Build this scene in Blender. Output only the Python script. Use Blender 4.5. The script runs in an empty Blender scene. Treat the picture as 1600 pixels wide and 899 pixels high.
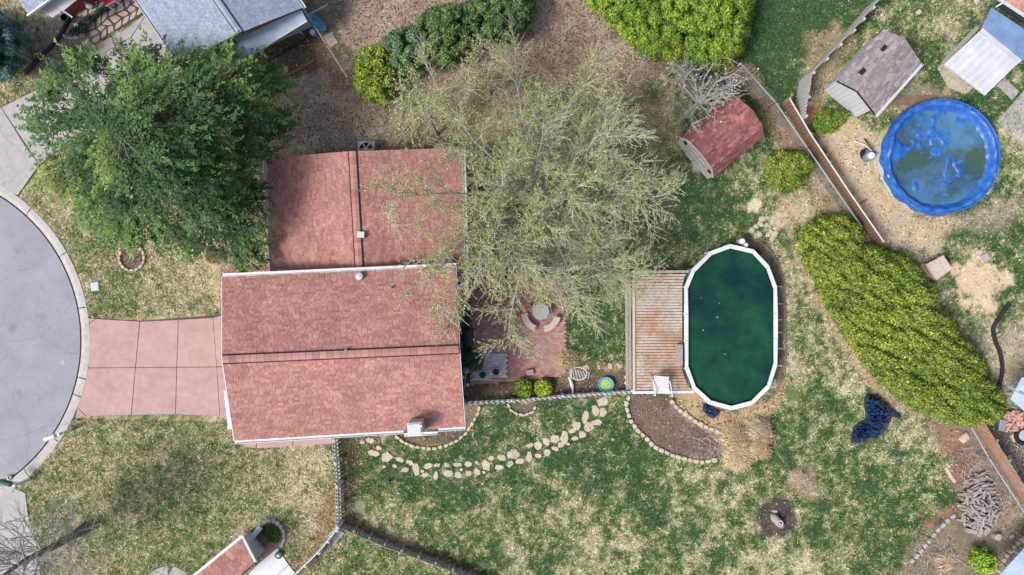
import bpy, math, random
import numpy as np
from mathutils import Vector
random.seed(7)
RNG = np.random.default_rng(11)
SC = bpy.context.scene
COL = SC.collection
# ------------------------------------------------------------------ camera, sky, sun, exposure
H = 38.0
S = 2 * H * (18 / 28) / 1600.0          # metres on the ground for one pixel of the 1600 px photograph
cam_d = bpy.data.cameras.new('camera'); cam_d.sensor_width = 36; cam_d.lens = 28; cam_d.clip_end = 2000
cam = bpy.data.objects.new('camera', cam_d); COL.objects.link(cam); cam.location = (0, 0, H)
SC.camera = cam
SUN_EL, SUN_DIR = math.radians(54), Vector((-0.88, -0.48, 0)).normalized()
world = bpy.data.worlds.new('World'); SC.world = world; world.use_nodes = True
nt = world.node_tree
sky = nt.nodes.new('ShaderNodeTexSky'); sky.sky_type = 'NISHITA'; sky.sun_disc = False
sky.sun_elevation = SUN_EL; sky.sun_rotation = math.atan2(SUN_DIR.x, SUN_DIR.y)
sky.dust_density = 5.0; sky.air_density = 1.0
bg = nt.nodes['Background']; bg.inputs['Strength'].default_value = 0.11
nt.links.new(sky.outputs[0], bg.inputs[0])
sl = bpy.data.lights.new('sun', 'SUN'); sl.energy = 2.0; sl.angle = math.radians(14); sl.color = (1, .97, .93)
sun = bpy.data.objects.new('sun', sl); COL.objects.link(sun)
sdir = Vector((SUN_DIR.x * math.cos(SUN_EL), SUN_DIR.y * math.cos(SUN_EL), math.sin(SUN_EL)))
sun.rotation_euler = sdir.to_track_quat('Z', 'Y').to_euler(); sun.location = (0, 0, 60)
SC.view_settings.view_transform = 'Standard'; SC.view_settings.look = 'None'
SC.view_settings.exposure = 0.55; SC.view_settings.gamma = 1

# ------------------------------------------------------------------ helpers
def P(px, py, z=0.0):
    k = S * (H - z) / H
    return Vector(((px - 800) * k, (449.5 - py) * k, z))
def Pn(px, py, z):
    k = S * (H - z) / H
    return np.stack([(px - 800) * k, (449.5 - py) * k, z + 0 * px], -1)
M = {}
def mat(name, col, rough=.75, spec=.25, scale=8., var=.18, col2=None, big=0., bigscale=.6, island=0., bump=0., bscale=30., attr=False, metal=0., huevar=None, detail=4.):
    m = bpy.data.materials.new(name); m.use_nodes = True; n = m.node_tree; N = n.nodes; L = n.links
    b = N['Principled BSDF']; b.inputs['Roughness'].default_value = rough
    b.inputs['Specular IOR Level'].default_value = spec; b.inputs['Metallic'].default_value = metal
    geo = N.new('ShaderNodeNewGeometry')
    if attr:
        a = N.new('ShaderNodeAttribute'); a.attribute_name = 'col'; cur = a.outputs['Color']
    else:
        r = N.new('ShaderNodeRGB'); r.outputs[0].default_value = (*col, 1); cur = r.outputs[0]
    def noise(sc, det=4., seed=0):
        t = N.new('ShaderNodeTexNoise'); t.inputs['Scale'].default_value = sc; t.inputs['Detail'].default_value = det
        t.inputs['Roughness'].default_value = .6
        L.new(geo.outputs['Position'], t.inputs['Vector']); return t
    def mapr(sock, a, b_, c, d):
        r = N.new('ShaderNodeMapRange'); L.new(sock, r.inputs['Value'])
        for i, v in zip((1, 2, 3, 4), (a, b_, c, d)): r.inputs[i].default_value = v
        return r.outputs[0]
    def mul(c, f):
        x = N.new('ShaderNodeMix'); x.data_type = 'RGBA'; x.blend_type = 'MULTIPLY'; x.inputs[0].default_value = 1
        L.new(c, x.inputs[6]); L.new(f, x.inputs[7]); return x.outputs[2]
    def mixc(f, c, c2):
        x = N.new('ShaderNodeMix'); x.data_type = 'RGBA'; L.new(f, x.inputs[0]); L.new(c, x.inputs[6]); x.inputs[7].default_value = (*c2, 1); return x.outputs[2]
    if huevar is not None:      # second island colour
        k = N.new('ShaderNodeMath'); k.operation = 'FRACT'
        k2 = N.new('ShaderNodeMath'); k2.operation = 'MULTIPLY'; k2.inputs[1].default_value = 37.7
        L.new(geo.outputs['Random Per Island'], k2.inputs[0]); L.new(k2.outputs[0], k.inputs[0])
        cur = mixc(k.outputs[0], cur, huevar)
    if col2 is not None:
        t = noise(bigscale, 6); cur = mixc(mapr(t.outputs[0], .42, .6, 0, 1), cur, col2)
    if var: cur = mul(cur, mapr(noise(scale, detail).outputs[0], .3, .7, 1 - var, 1 + var))
    if big: cur = mul(cur, mapr(noise(bigscale * 1.7, 3).outputs[0], .3, .7, 1 - big, 1 + big))
    if island: cur = mul(cur, mapr(geo.outputs['Random Per Island'], 0, 1, 1 - island, 1 + island))
    L.new(cur, b.inputs['Base Color'])
    if bump:
        bn = N.new('ShaderNodeBump'); bn.inputs['Strength'].default_value = bump; bn.inputs['Distance'].default_value = .03
        L.new(noise(bscale, 5).outputs[0], bn.inputs['Height']); L.new(bn.outputs[0], b.inputs['Normal'])
    M[name] = m; return m
def cracks(name, scale, width, dark, stain=.0):
    m = M[name]; n = m.node_tree; N = n.nodes; L = n.links; b = N['Principled BSDF']; src = b.inputs['Base Color'].links[0].from_socket
    g = N.new('ShaderNodeNewGeometry'); w = N.new('ShaderNodeTexNoise'); w.inputs['Scale'].default_value = 1.3; w.inputs['Detail'].default_value = 5; L.new(g.outputs['Position'], w.inputs['Vector'])
    ad = N.new('ShaderNodeMix'); ad.data_type = 'RGBA'; ad.blend_type = 'LINEAR_LIGHT'; ad.inputs[0].default_value = .35; L.new(g.outputs['Position'], ad.inputs[6]); L.new(w.outputs['Color'], ad.inputs[7])
    v = N.new('ShaderNodeTexVoronoi'); v.feature = 'DISTANCE_TO_EDGE'; v.inputs['Scale'].default_value = scale; L.new(ad.outputs[2], v.inputs['Vector'])
    r = N.new('ShaderNodeMapRange'); L.new(v.outputs['Distance'], r.inputs[0]); r.inputs[1].default_value = 0; r.inputs[2].default_value = width; r.inputs[3].default_value = dark; r.inputs[4].default_value = 1
    t = N.new('ShaderNodeTexNoise'); t.inputs['Scale'].default_value = .9; t.inputs['Detail'].default_value = 7; t.inputs['Roughness'].default_value = .7; L.new(g.outputs['Position'], t.inputs['Vector'])
    r2 = N.new('ShaderNodeMapRange'); L.new(t.outputs[0], r2.inputs[0]); r2.inputs[1].default_value = .56; r2.inputs[2].default_value = .72; r2.inputs[3].default_value = 1; r2.inputs[4].default_value = 1 - stain
    mu = N.new('ShaderNodeMath'); mu.operation = 'MULTIPLY'; L.new(r.outputs[0], mu.inputs[0]); L.new(r2.outputs[0], mu.inputs[1])
    x = N.new('ShaderNodeMix'); x.data_type = 'RGBA'; x.blend_type = 'MULTIPLY'; x.inputs[0].default_value = 1; L.new(src, x.inputs[6]); L.new(mu.outputs[0], x.inputs[7]); L.new(x.outputs[2], b.inputs['Base Color'])
ORG = {}
def tag(o, label=None, cat=None, group=None, kind=None):
    if label: o['label'] = label
    if cat: o['category'] = cat
    if group: o['group'] = group
    if kind: o['kind'] = kind
    return o
def thing(name, label, cat, loc=(0, 0, 0), group=None, kind=None):
    o = bpy.data.objects.new(name, None); COL.objects.link(o); o.location = loc; o.empty_display_size = .2
    ORG[o.name] = Vector(loc); return tag(o, label, cat, group, kind)
def link(name, me, m, parent=None, origin=None):
    o = bpy.data.objects.new(name, me); COL.objects.link(o)
    if m is not None and not me.materials: me.materials.append(M[m])
    if parent is not None:
        o.parent = parent; ORG[o.name] = ORG[parent.name]
    else:
        o.location = origin or (0, 0, 0); ORG[o.name] = Vector(origin or (0, 0, 0))
    return o
class MB:
    def __init__(s): s.v = []; s.f = []
    def add(s, vs, fs):
        n = len(s.v); s.v += [tuple(v) for v in vs]; s.f += [tuple(i + n for i in f) for f in fs]; return s
    def box(s, c, size, rz=0., tilt=0.):
        x, y, z = [q / 2 for q in size]; ca, sa = math.cos(rz), math.sin(rz); vs = []
        for dz in (-z, z):
            for dx, dy in ((-x, -y), (x, -y), (x, y), (-x, y)):
                vs.append((c[0] + dx * ca - dy * sa, c[1] + dx * sa + dy * ca, c[2] + dz + tilt * dx))
        return s.add(vs, [(3, 2, 1, 0), (4, 5, 6, 7), (0, 1, 5, 4), (1, 2, 6, 5), (2, 3, 7, 6), (3, 0, 4, 7)])
    def hexa(s, b, t):       # 4 bottom points, 4 top points
        return s.add(list(b) + list(t), [(3, 2, 1, 0), (4, 5, 6, 7), (0, 1, 5, 4), (1, 2, 6, 5), (2, 3, 7, 6), (3, 0, 4, 7)])
    def beam(s, a, b, w, h):
        a, b = Vector(a), Vector(b); d = (b - a)
        if d.length < 1e-6: return s
        d.normalize(); up = Vector((0, 0, 1)) if abs(d.z) < .95 else Vector((1, 0, 0))
        r = d.cross(up).normalized(); u = r.cross(d).normalized(); vs = []
        for p in (a, b):
            for i, j in ((-1, -1), (1, -1), (1, 1), (-1, 1)): vs.append(p + r * (w / 2 * i) + u * (h / 2 * j))
        return s.add(vs, [(0, 1, 2, 3), (7, 6, 5, 4), (0, 4, 5, 1), (1, 5, 6, 2), (2, 6, 7, 3), (3, 7, 4, 0)])
    def prism(s, pts, z0, z1, bev=0.):
        """pts: (x, y) counter clockwise or not; optional bevelled top"""
        n = len(pts); ar = sum(pts[i][0] * pts[(i + 1) % n][1] - pts[(i + 1) % n][0] * pts[i][1] for i in range(n))
        if ar < 0: pts = pts[::-1]
        rings = [[(p[0], p[1], z0) for p in pts]]
        if bev:
            cx = sum(p[0] for p in pts) / n; cy = sum(p[1] for p in pts) / n
            rings.append([(p[0], p[1], z1 - bev) for p in pts]); q = []
            for p in pts:
                d = math.hypot(p[0] - cx, p[1] - cy) or 1; k = max(0, 1 - bev / d); q.append((cx + (p[0] - cx) * k, cy + (p[1] - cy) * k, z1))
            rings.append(q)
        else: rings.append([(p[0], p[1], z1) for p in pts])
        vs = [v for r in rings for v in r]; fs = [tuple(range(n))[::-1], tuple(range(n * (len(rings) - 1), n * len(rings)))]
        for k in range(len(rings) - 1):
            for i in range(n):
                j = (i + 1) % n; fs.append((k * n + i, k * n + j, k * n + n + j, k * n + n + i))
        return s.add(vs, fs)
    def tube(s, pts, radii, n=6, cap=True):
        pts = [Vector(p) for p in pts]; k = len(pts); vs = []; fs = []; up = Vector((.13, .21, 1))
        for i, p in enumerate(pts):
            d = (pts[min(i + 1, k - 1)] - pts[max(i - 1, 0)]); d = d.normalized() if d.length > 1e-9 else Vector((0, 0, 1))
            u = up if abs(d.dot(up.normalized())) < .95 else Vector((1, .1, 0)); a = d.cross(u).normalized(); b = d.cross(a)
            r = radii[i] if hasattr(radii, '__len__') else radii
            for j in range(n):
                t = 2 * math.pi * j / n; vs.append(p + a * (r * math.cos(t)) + b * (r * math.sin(t)))
        for i in range(k - 1):
            for j in range(n): fs.append((i * n + j, i * n + (j + 1) % n, i * n + n + (j + 1) % n, i * n + n + j))
        if cap: fs += [tuple(range(n))[::-1], tuple(range((k - 1) * n, k * n))]
        return s.add(vs, fs)
    def lathe(s, c, prof, n=16, sx=1., sy=1.):
        vs = []; fs = []
        for r, z in prof:
            for j in range(n):
                t = 2 * math.pi * j / n; vs.append((c[0] + sx * r * math.cos(t), c[1] + sy * r * math.sin(t), c[2] + z))
        for i in range(len(prof) - 1):
            for j in range(n): fs.append((i * n + j, i * n + (j + 1) % n, i * n + n + (j + 1) % n, i * n + n + j))
        fs += [tuple(range(n))[::-1], tuple(range((len(prof) - 1) * n, len(prof) * n))]
        return s.add(vs, fs)
    def mesh(s, name, o=Vector((0, 0, 0))):
        me = bpy.data.meshes.new(name); me.from_pydata([(v[0] - o[0], v[1] - o[1], v[2] - o[2]) for v in s.v], [], s.f); me.update(); return me
    def build(s, name, m, parent=None, origin=None, smooth=False):
        o = ORG[parent.name] if parent is not None else Vector(origin or (0, 0, 0))
        me = s.mesh(name, o)
        if smooth: me.polygons.foreach_set('use_smooth', [True] * len(me.polygons))
        return link(name, me, m, parent, origin)
def npmesh(name, v, k, m, parent=None, origin=(0, 0, 0), col=None, faces=None, smooth=False):
    """v (N,3); faces are consecutive groups of k vertices unless given (F,k)"""
    o = np.array(ORG[parent.name] if parent is not None else origin, dtype=np.float64)
    v = (np.asarray(v) - o).astype(np.float32); nv = len(v)
    f = np.arange(nv, dtype=np.int32).reshape(-1, k) if faces is None else np.asarray(faces, dtype=np.int32)
    me = bpy.data.meshes.new(name); me.vertices.add(nv); me.vertices.foreach_set('co', v.ravel())
    me.loops.add(f.size); me.loops.foreach_set('vertex_index', f.ravel())
    me.polygons.add(len(f)); me.polygons.foreach_set('loop_start', np.arange(0, f.size, f.shape[1], dtype=np.int32))
    me.update(calc_edges=True)
    if smooth: me.polygons.foreach_set('use_smooth', np.ones(len(f), dtype=bool))
    if col is not None:
        a = me.attributes.new('col', 'FLOAT_COLOR', 'POINT')
        c = np.ones((nv, 4), np.float32); c[:, :3] = col; a.data.foreach_set('color', c.ravel())
    return link(name, me, m, parent, tuple(o) if parent is None else None)
# numpy noise in pixel space
_LAT = RNG.random((256, 256)).astype(np.float32)
def vnoise(x, y, sc, seed=0):
    x = x / sc + seed * 17.31; y = y / sc + seed * 9.77
    xi = np.floor(x).astype(int); yi = np.floor(y).astype(int); fx = x - xi; fy = y - yi
    fx = fx * fx * (3 - 2 * fx); fy = fy * fy * (3 - 2 * fy)
    g = lambda a, b: _LAT[(a + seed * 31) % 256, (b + seed * 57) % 256]
    return (g(xi, yi) * (1 - fx) + g(xi + 1, yi) * fx) * (1 - fy) + (g(xi, yi + 1) * (1 - fx) + g(xi + 1, yi + 1) * fx) * fy
def fbm(x, y, sc, seed=0, oc=4, gain=.55):
    a = 1; t = 0; r = 0
    for k in range(oc): r = r + a * vnoise(x, y, sc / 2 ** k, seed + k); t += a; a *= gain
    return r / t
def sdf(px, py, poly):
    """signed distance in pixels, negative inside"""
    d = np.full(px.shape, 1e9); ins = np.zeros(px.shape, bool); n = len(poly)
    for i in range(n):
        ax, ay = poly[i]; bx, by = poly[(i + 1) % n]; ex, ey = bx - ax, by - ay
        t = np.clip(((px - ax) * ex + (py - ay) * ey) / (ex * ex + ey * ey + 1e-9), 0, 1)
        d = np.minimum(d, (px - ax - t * ex) ** 2 + (py - ay - t * ey) ** 2)
        if ay != by: ins ^= ((ay > py) != (by > py)) & (px < (bx - ax) * (py - ay) / (by - ay) + ax)
    d = np.sqrt(d); return np.where(ins, -d, d)
def linedist(px, py, pts):
    d = np.full(px.shape, 1e9)
    for (ax, ay), (bx, by) in zip(pts[:-1], pts[1:]):
        ex, ey = bx - ax, by - ay; t = np.clip(((px - ax) * ex + (py - ay) * ey) / (ex * ex + ey * ey + 1e-9), 0, 1)
        d = np.minimum(d, np.hypot(px - ax - t * ex, py - ay - t * ey))
    return d
def ell(cx, cy, rx, ry=None, n=20, rot=0):
    ry = ry or rx; c, s = math.cos(rot), math.sin(rot)
    return [(cx + rx * math.cos(2 * math.pi * i / n) * c - ry * math.sin(2 * math.pi * i / n) * s, cy + rx * math.cos(2 * math.pi * i / n) * s + ry * math.sin(2 * math.pi * i / n) * c) for i in range(n)]
def along(pts, step):
    out = []; carry = 0.
    for (ax, ay), (bx, by) in zip(pts[:-1], pts[1:]):
        L = math.hypot(bx - ax, by - ay); t = carry
        while t < L: out.append((ax + (bx - ax) * t / L, ay + (by - ay) * t / L, math.atan2(-(by - ay), bx - ax))); t += step
        carry = t - L
    return out

# ------------------------------------------------------------------ materials
mat('ground', (.3, .3, .2), rough=.95, spec=.1, scale=14, var=.28, attr=True, bump=.6, bscale=22, detail=6)
mat('blades', (.3, .3, .2), rough=.8, spec=.15, var=0, attr=True)
mat('leaf', (.1, .2, .05), rough=.6, spec=.25, var=0, attr=True)
mat('bark', (.20, .175, .15), rough=.9, scale=9, var=.3, bump=.5)
mat('bark_pale', (.37, .35, .33), rough=.9, scale=9, var=.25, bump=.5)
mat('bark_dark', (.09, .08, .075), rough=.9, scale=9, var=.3)
mat('asphalt', (.285, .29, .335), rough=.95, spec=.1, scale=22, var=.2, big=.10, bigscale=.35, bump=.3, bscale=60, detail=8)
mat('concrete', (.38, .365, .365), rough=.9, spec=.15, scale=3.5, var=.12, big=.05, bump=.15, bscale=40, detail=8, island=.03)
mat('kerb_concrete', (.42, .41, .395), rough=.9, spec=.15, scale=5, var=.16, big=.08, bump=.2, bscale=30, detail=8)
mat('pink_concrete', (.43, .285, .28), rough=.9, spec=.15, scale=3, var=.10, big=.09, bigscale=.5, bump=.12, bscale=40, detail=8)
mat('joint', (.10, .075, .065), rough=.95, var=.2)
mat('shingle_red', (.325, .148, .133), rough=.92, spec=.12, scale=25, var=.16, island=.10, huevar=(.40, .225, .19), big=.15, bigscale=.5)
mat('shingle_dark', (.12, .05, .05), rough=.95, var=.2)
mat('shingle_blue', (.235, .285, .37), rough=.92, spec=.12, scale=25, var=.12, island=.10, huevar=(.29, .345, .43))
mat('shingle_grey', (.20, .185, .195), rough=.92, spec=.12, scale=25, var=.15, island=.2, huevar=(.31, .28, .29))
mat('shingle_barn', (.23, .085, .09), rough=.92, spec=.12, scale=25, var=.22, island=.25, huevar=(.32, .14, .14), big=.2, bigscale=1.2)
mat('white_trim', (.58, .60, .63), rough=.5, spec=.35, scale=4, var=.08, big=.06)
mat('white_metal', (.47, .50, .55), rough=.35, spec=.5, scale=2.5, var=.08, big=.08, bigscale=.8)
mat('vinyl', (.60, .62, .64), rough=.5, spec=.35, scale=6, var=.08)
mat('siding', (.50, .485, .45), rough=.7, scale=5, var=.1)
mat('cream', (.60, .565, .50), rough=.7, scale=5, var=.1)
mat('brick_wall', (.33, .08, .07), rough=.9, scale=15, var=.2, island=.3)
mat('mortar', (.35, .30, .28), rough=.95, var=.1)
mat('glass_dark', (.015, .02, .025), rough=.08, spec=.6, var=0)
mat('dark_gap', (.02, .02, .022), rough=.95, var=.2)
mat('blue_metal', (.13, .22, .39), rough=.4, spec=.5, scale=3, var=.15, big=.15, bigscale=.8)
mat('pale_blue_metal', (.36, .45, .57), rough=.4, spec=.5, scale=1.6, var=.14, big=.12, bigscale=.6)
mat('wood_deck', (.38, .325, .28), rough=.85, spec=.15, scale=7, var=.25, island=.16, huevar=(.44, .385, .335), col2=(.385, .235, .15), bigscale=.7, detail=8)
mat('wood_grey', (.31, .29, .27), rough=.9, scale=9, var=.25, island=.2, detail=8)
mat('wood_brown', (.21, .135, .10), rough=.9, scale=9, var=.28, island=.25, detail=8)
mat('wood_white', (.47, .46, .45), rough=.9, scale=9, var=.22, island=.15, detail=8)
mat('wood_rust', (.33, .255, .195), rough=.9, scale=5, var=.25, island=.2, col2=(.36, .2, .13), bigscale=1.5, detail=8)
mat('wood_pale', (.48, .42, .36), rough=.85, scale=9, var=.2, island=.12)
mat('log', (.30, .28, .27), rough=.95, scale=10, var=.3, island=.35)
mat('stone_tan', (.45, .37, .26), rough=.92, scale=9, var=.2, island=.14, huevar=(.47, .41, .33), bump=.4)
mat('stone_grey', (.36, .34, .33), rough=.92, scale=9, var=.2, island=.2, bump=.4)
mat('flagstone', (.38, .29, .26), rough=.92, scale=7, var=.2, island=.22, huevar=(.44, .37, .32), bump=.4)
mat('paver_red', (.45, .23, .205), rough=.92, scale=3, var=.16, island=.2, huevar=(.45, .275, .245), col2=(.36, .225, .205), bigscale=.8)
mat('paver_grey', (.56, .56, .58), rough=.92, scale=4, var=.15, island=.14, huevar=(.42, .43, .46))
mat('black_plastic', (.02, .021, .024), rough=.4, spec=.4, var=.15)
mat('grey_plastic', (.22, .24, .26), rough=.5, var=.1)
mat('terracotta', (.35, .13, .08), rough=.85, var=.15)
mat('tarp_blue', (.012, .022, .075), rough=.3, spec=.6, scale=9, var=.5, col2=(.02, .05, .14), bigscale=1.3)
mat('cover_blue', (.024, .11, .40), rough=.4, spec=.4, scale=5, var=.3, col2=(.03, .145, .46), bigscale=1.5)
mat('pool_wall', (.55, .60, .63), rough=.45, spec=.4, var=.06)
mat('liner_blue', (.03, .13, .34), rough=.4, spec=.4, var=.1)
mat('teal', (.08, .38, .50), rough=.5, var=.1)
mat('lime', (.42, .48, .08), rough=.5, var=.1)
mat('rubber', (.018, .018, .02), rough=.8, var=.1)
mat('red_paint', (.45, .03, .025), rough=.6, var=.15)
mat('steel', (.45, .47, .50), rough=.4, metal=.6, var=.1)
mat('sky_blue_plastic', (.12, .42, .56), rough=.45, var=.15)
mat('brick_loose', (.40, .12, .10), rough=.9, island=.35, var=.2, huevar=(.52, .30, .26))
mat('green_paint', (.03, .12, .07), rough=.5, var=.1)
mat('straw', (.3, .3, .2), rough=.85, spec=.1, var=0, attr=True)
cracks('asphalt', .32, .010, .8, .25); cracks('concrete', .2, .006, .75, .16); cracks('pink_concrete', .12, .001, .95, .13); cracks('kerb_concrete', .1, .001, .95, .3)
mat('sand_joint', (.24, .14, .13), rough=.95, var=.25)
def water_mat(name, deep, light, scale, alpha=None, lo=.45, hi=.68):
    m = bpy.data.materials.new(name); m.use_nodes = True; n = m.node_tree; N = n.nodes; L = n.links; b = N['Principled BSDF']
    b.inputs['Roughness'].default_value = .12; b.inputs['IOR'].default_value = 1.33
    g = N.new('ShaderNodeNewGeometry'); t = N.new('ShaderNodeTexNoise'); t.inputs['Scale'].default_value = scale; t.inputs['Detail'].default_value = 6; t.inputs['Roughness'].default_value = .62
    L.new(g.outputs['Position'], t.inputs['Vector'])
    r = N.new('ShaderNodeValToRGB'); L.new(t.outputs[0], r.inputs[0]); e = r.color_ramp.elements
    e[0].position = lo; e[0].color = (*deep, 1); e[1].position = hi; e[1].color = (*light, 1); L.new(r.outputs[0], b.inputs['Base Color'])
    t2 = N.new('ShaderNodeTexNoise'); t2.inputs['Scale'].default_value = 3; t2.inputs['Detail'].default_value = 3; L.new(g.outputs['Position'], t2.inputs['Vector'])
    bn = N.new('ShaderNodeBump'); bn.inputs['Strength'].default_value = .05; L.new(t2.outputs[0], bn.inputs['Height']); L.new(bn.outputs[0], b.inputs['Normal'])
    if alpha:
        t3 = N.new('ShaderNodeTexNoise'); t3.inputs['Scale'].default_value = .55; t3.inputs['Detail'].default_value = 5; L.new(g.outputs['Position'], t3.inputs['Vector'])
        mr = N.new('ShaderNodeMapRange'); L.new(t3.outputs[0], mr.inputs[0]); mr.inputs[1].default_value = .4; mr.inputs[2].default_value = .62
        mr.inputs[3].default_value = alpha[0]; mr.inputs[4].default_value = alpha[1]; L.new(mr.outputs[0], b.inputs['Alpha'])
    M[name] = m
water_mat('pool_water', (.004, .026, .028), (.013, .095, .036), .6, lo=.36, hi=.74)
water_mat('cover_water', (.055, .105, .075), (.085, .215, .36), .42, alpha=(.55, .92), lo=.42, hi=.58)

# ------------------------------------------------------------------ ground colours (pixel space)
STRAW = np.array((.54, .465, .325)); PALE = np.array((.41, .38, .24)); OLIVE = np.array((.25, .25, .128)); GREEN = np.array((.115, .172, .062)); DEEP = np.array((.042, .09, .034))
GPTS = np.array([  # x, y, greenness
 (90,340,.4),(180,340,.5),(250,450,.42),(320,450,.32),(300,405,.1),(180,470,.5),(340,470,.45),(20,130,.4),(80,60,.38),(60,250,.5),
 (100,720,.45),(200,700,.42),(300,680,.48),(150,800,.42),(200,850,.48),(290,790,.68),(270,770,.55),(350,740,.42),(420,700,.34),(470,760,.24),(480,720,.2),(420,800,.4),(500,800,.3),(330,860,.48),(560,860,.42),(640,890,.36),(600,800,.4),
 (560,740,.78),(600,740,.92),(640,760,.95),(660,790,.72),(620,690,.75),(700,720,.85),(760,700,.75),(730,760,.85),(800,740,.9),(850,760,.78),(880,720,.9),(940,740,.88),(960,700,.84),(900,660,.62),(830,660,.55),(780,660,.6),(760,800,.5),(800,850,.28),(880,820,.3),(930,860,.12),(900,880,.2),(960,820,.42),(1000,760,.72),(1020,790,.66),(1060,740,.42),(1100,760,.25),(1060,800,.4),(1080,850,.55),(1110,880,.75),(1150,780,.3),(1170,760,.45),(1000,880,.3),(700,850,.55),(720,890,.6),(820,895,.45),
 (1190,720,.7),(1230,740,.75),(1260,700,.5),(1220,780,.78),(1270,830,.8),(1290,790,.66),(1230,870,.35),(1200,880,.15),(1260,880,.2),(1290,760,.65),(1330,720,.72),(1380,740,.72),(1420,730,.55),(1400,790,.74),(1340,800,.42),(1360,860,.7),(1320,870,.55),(1420,690,.3),(1380,700,.55),(1300,650,.55),(1290,600,.45),(1260,640,.62),(1240,560,.32),(1230,480,.2),(1280,540,.3),(1320,600,.22),(1245,430,.25),(1270,620,.62),
 (1230,60,1.3),(1200,30,1.3),(1300,20,1.2),(1260,40,1.3),(1190,130,1.1),(1220,110,1.),(1080,310,.78),(1060,360,.85),(1110,340,.9),(1150,290,.7),(1120,380,.8),(1200,300,.65),(1230,310,.4),(1240,370,.55),(1220,240,.42),(1180,260,.5),
 (1350,220,.15),(1300,130,.2),(1330,260,.1),(1400,310,.12),(1360,60,.45),(1400,40,.55),(1450,60,.62),(1440,110,.62),(1480,30,.4),(1450,150,.5),(1400,180,.5),(1550,160,.9),(1570,200,.4),(1590,300,.45),(1500,350,.62),(1560,350,.75),(1580,420,.75),(1490,400,.7),(1550,500,.5),(1500,480,.62),(1570,560,.3),(1530,560,.35),(1480,340,.45),(1590,480,.4),
 (940,480,.95),(930,540,.95),(950,460,.9),(900,560,.8),(960,590,.4),(1000,380,.6),(900,300,.42),(800,250,.35),(760,330,.4),(700,180,.3),(750,430,.4),(860,420,.4),(980,300,.55),(800,150,.25),(640,200,.25),(950,200,.3),(1020,150,.3),(490,200,.15),(520,60,.2),(600,40,.1)], float)
def greenness(px, py):
    w = 0; t = 0
    for x, y, g in GPTS:
        k = 1 / ((px - x) ** 2 + (py - y) ** 2 + 120.) ** 1.35; w = w + k; t = t + k * g
    return t / w
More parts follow.
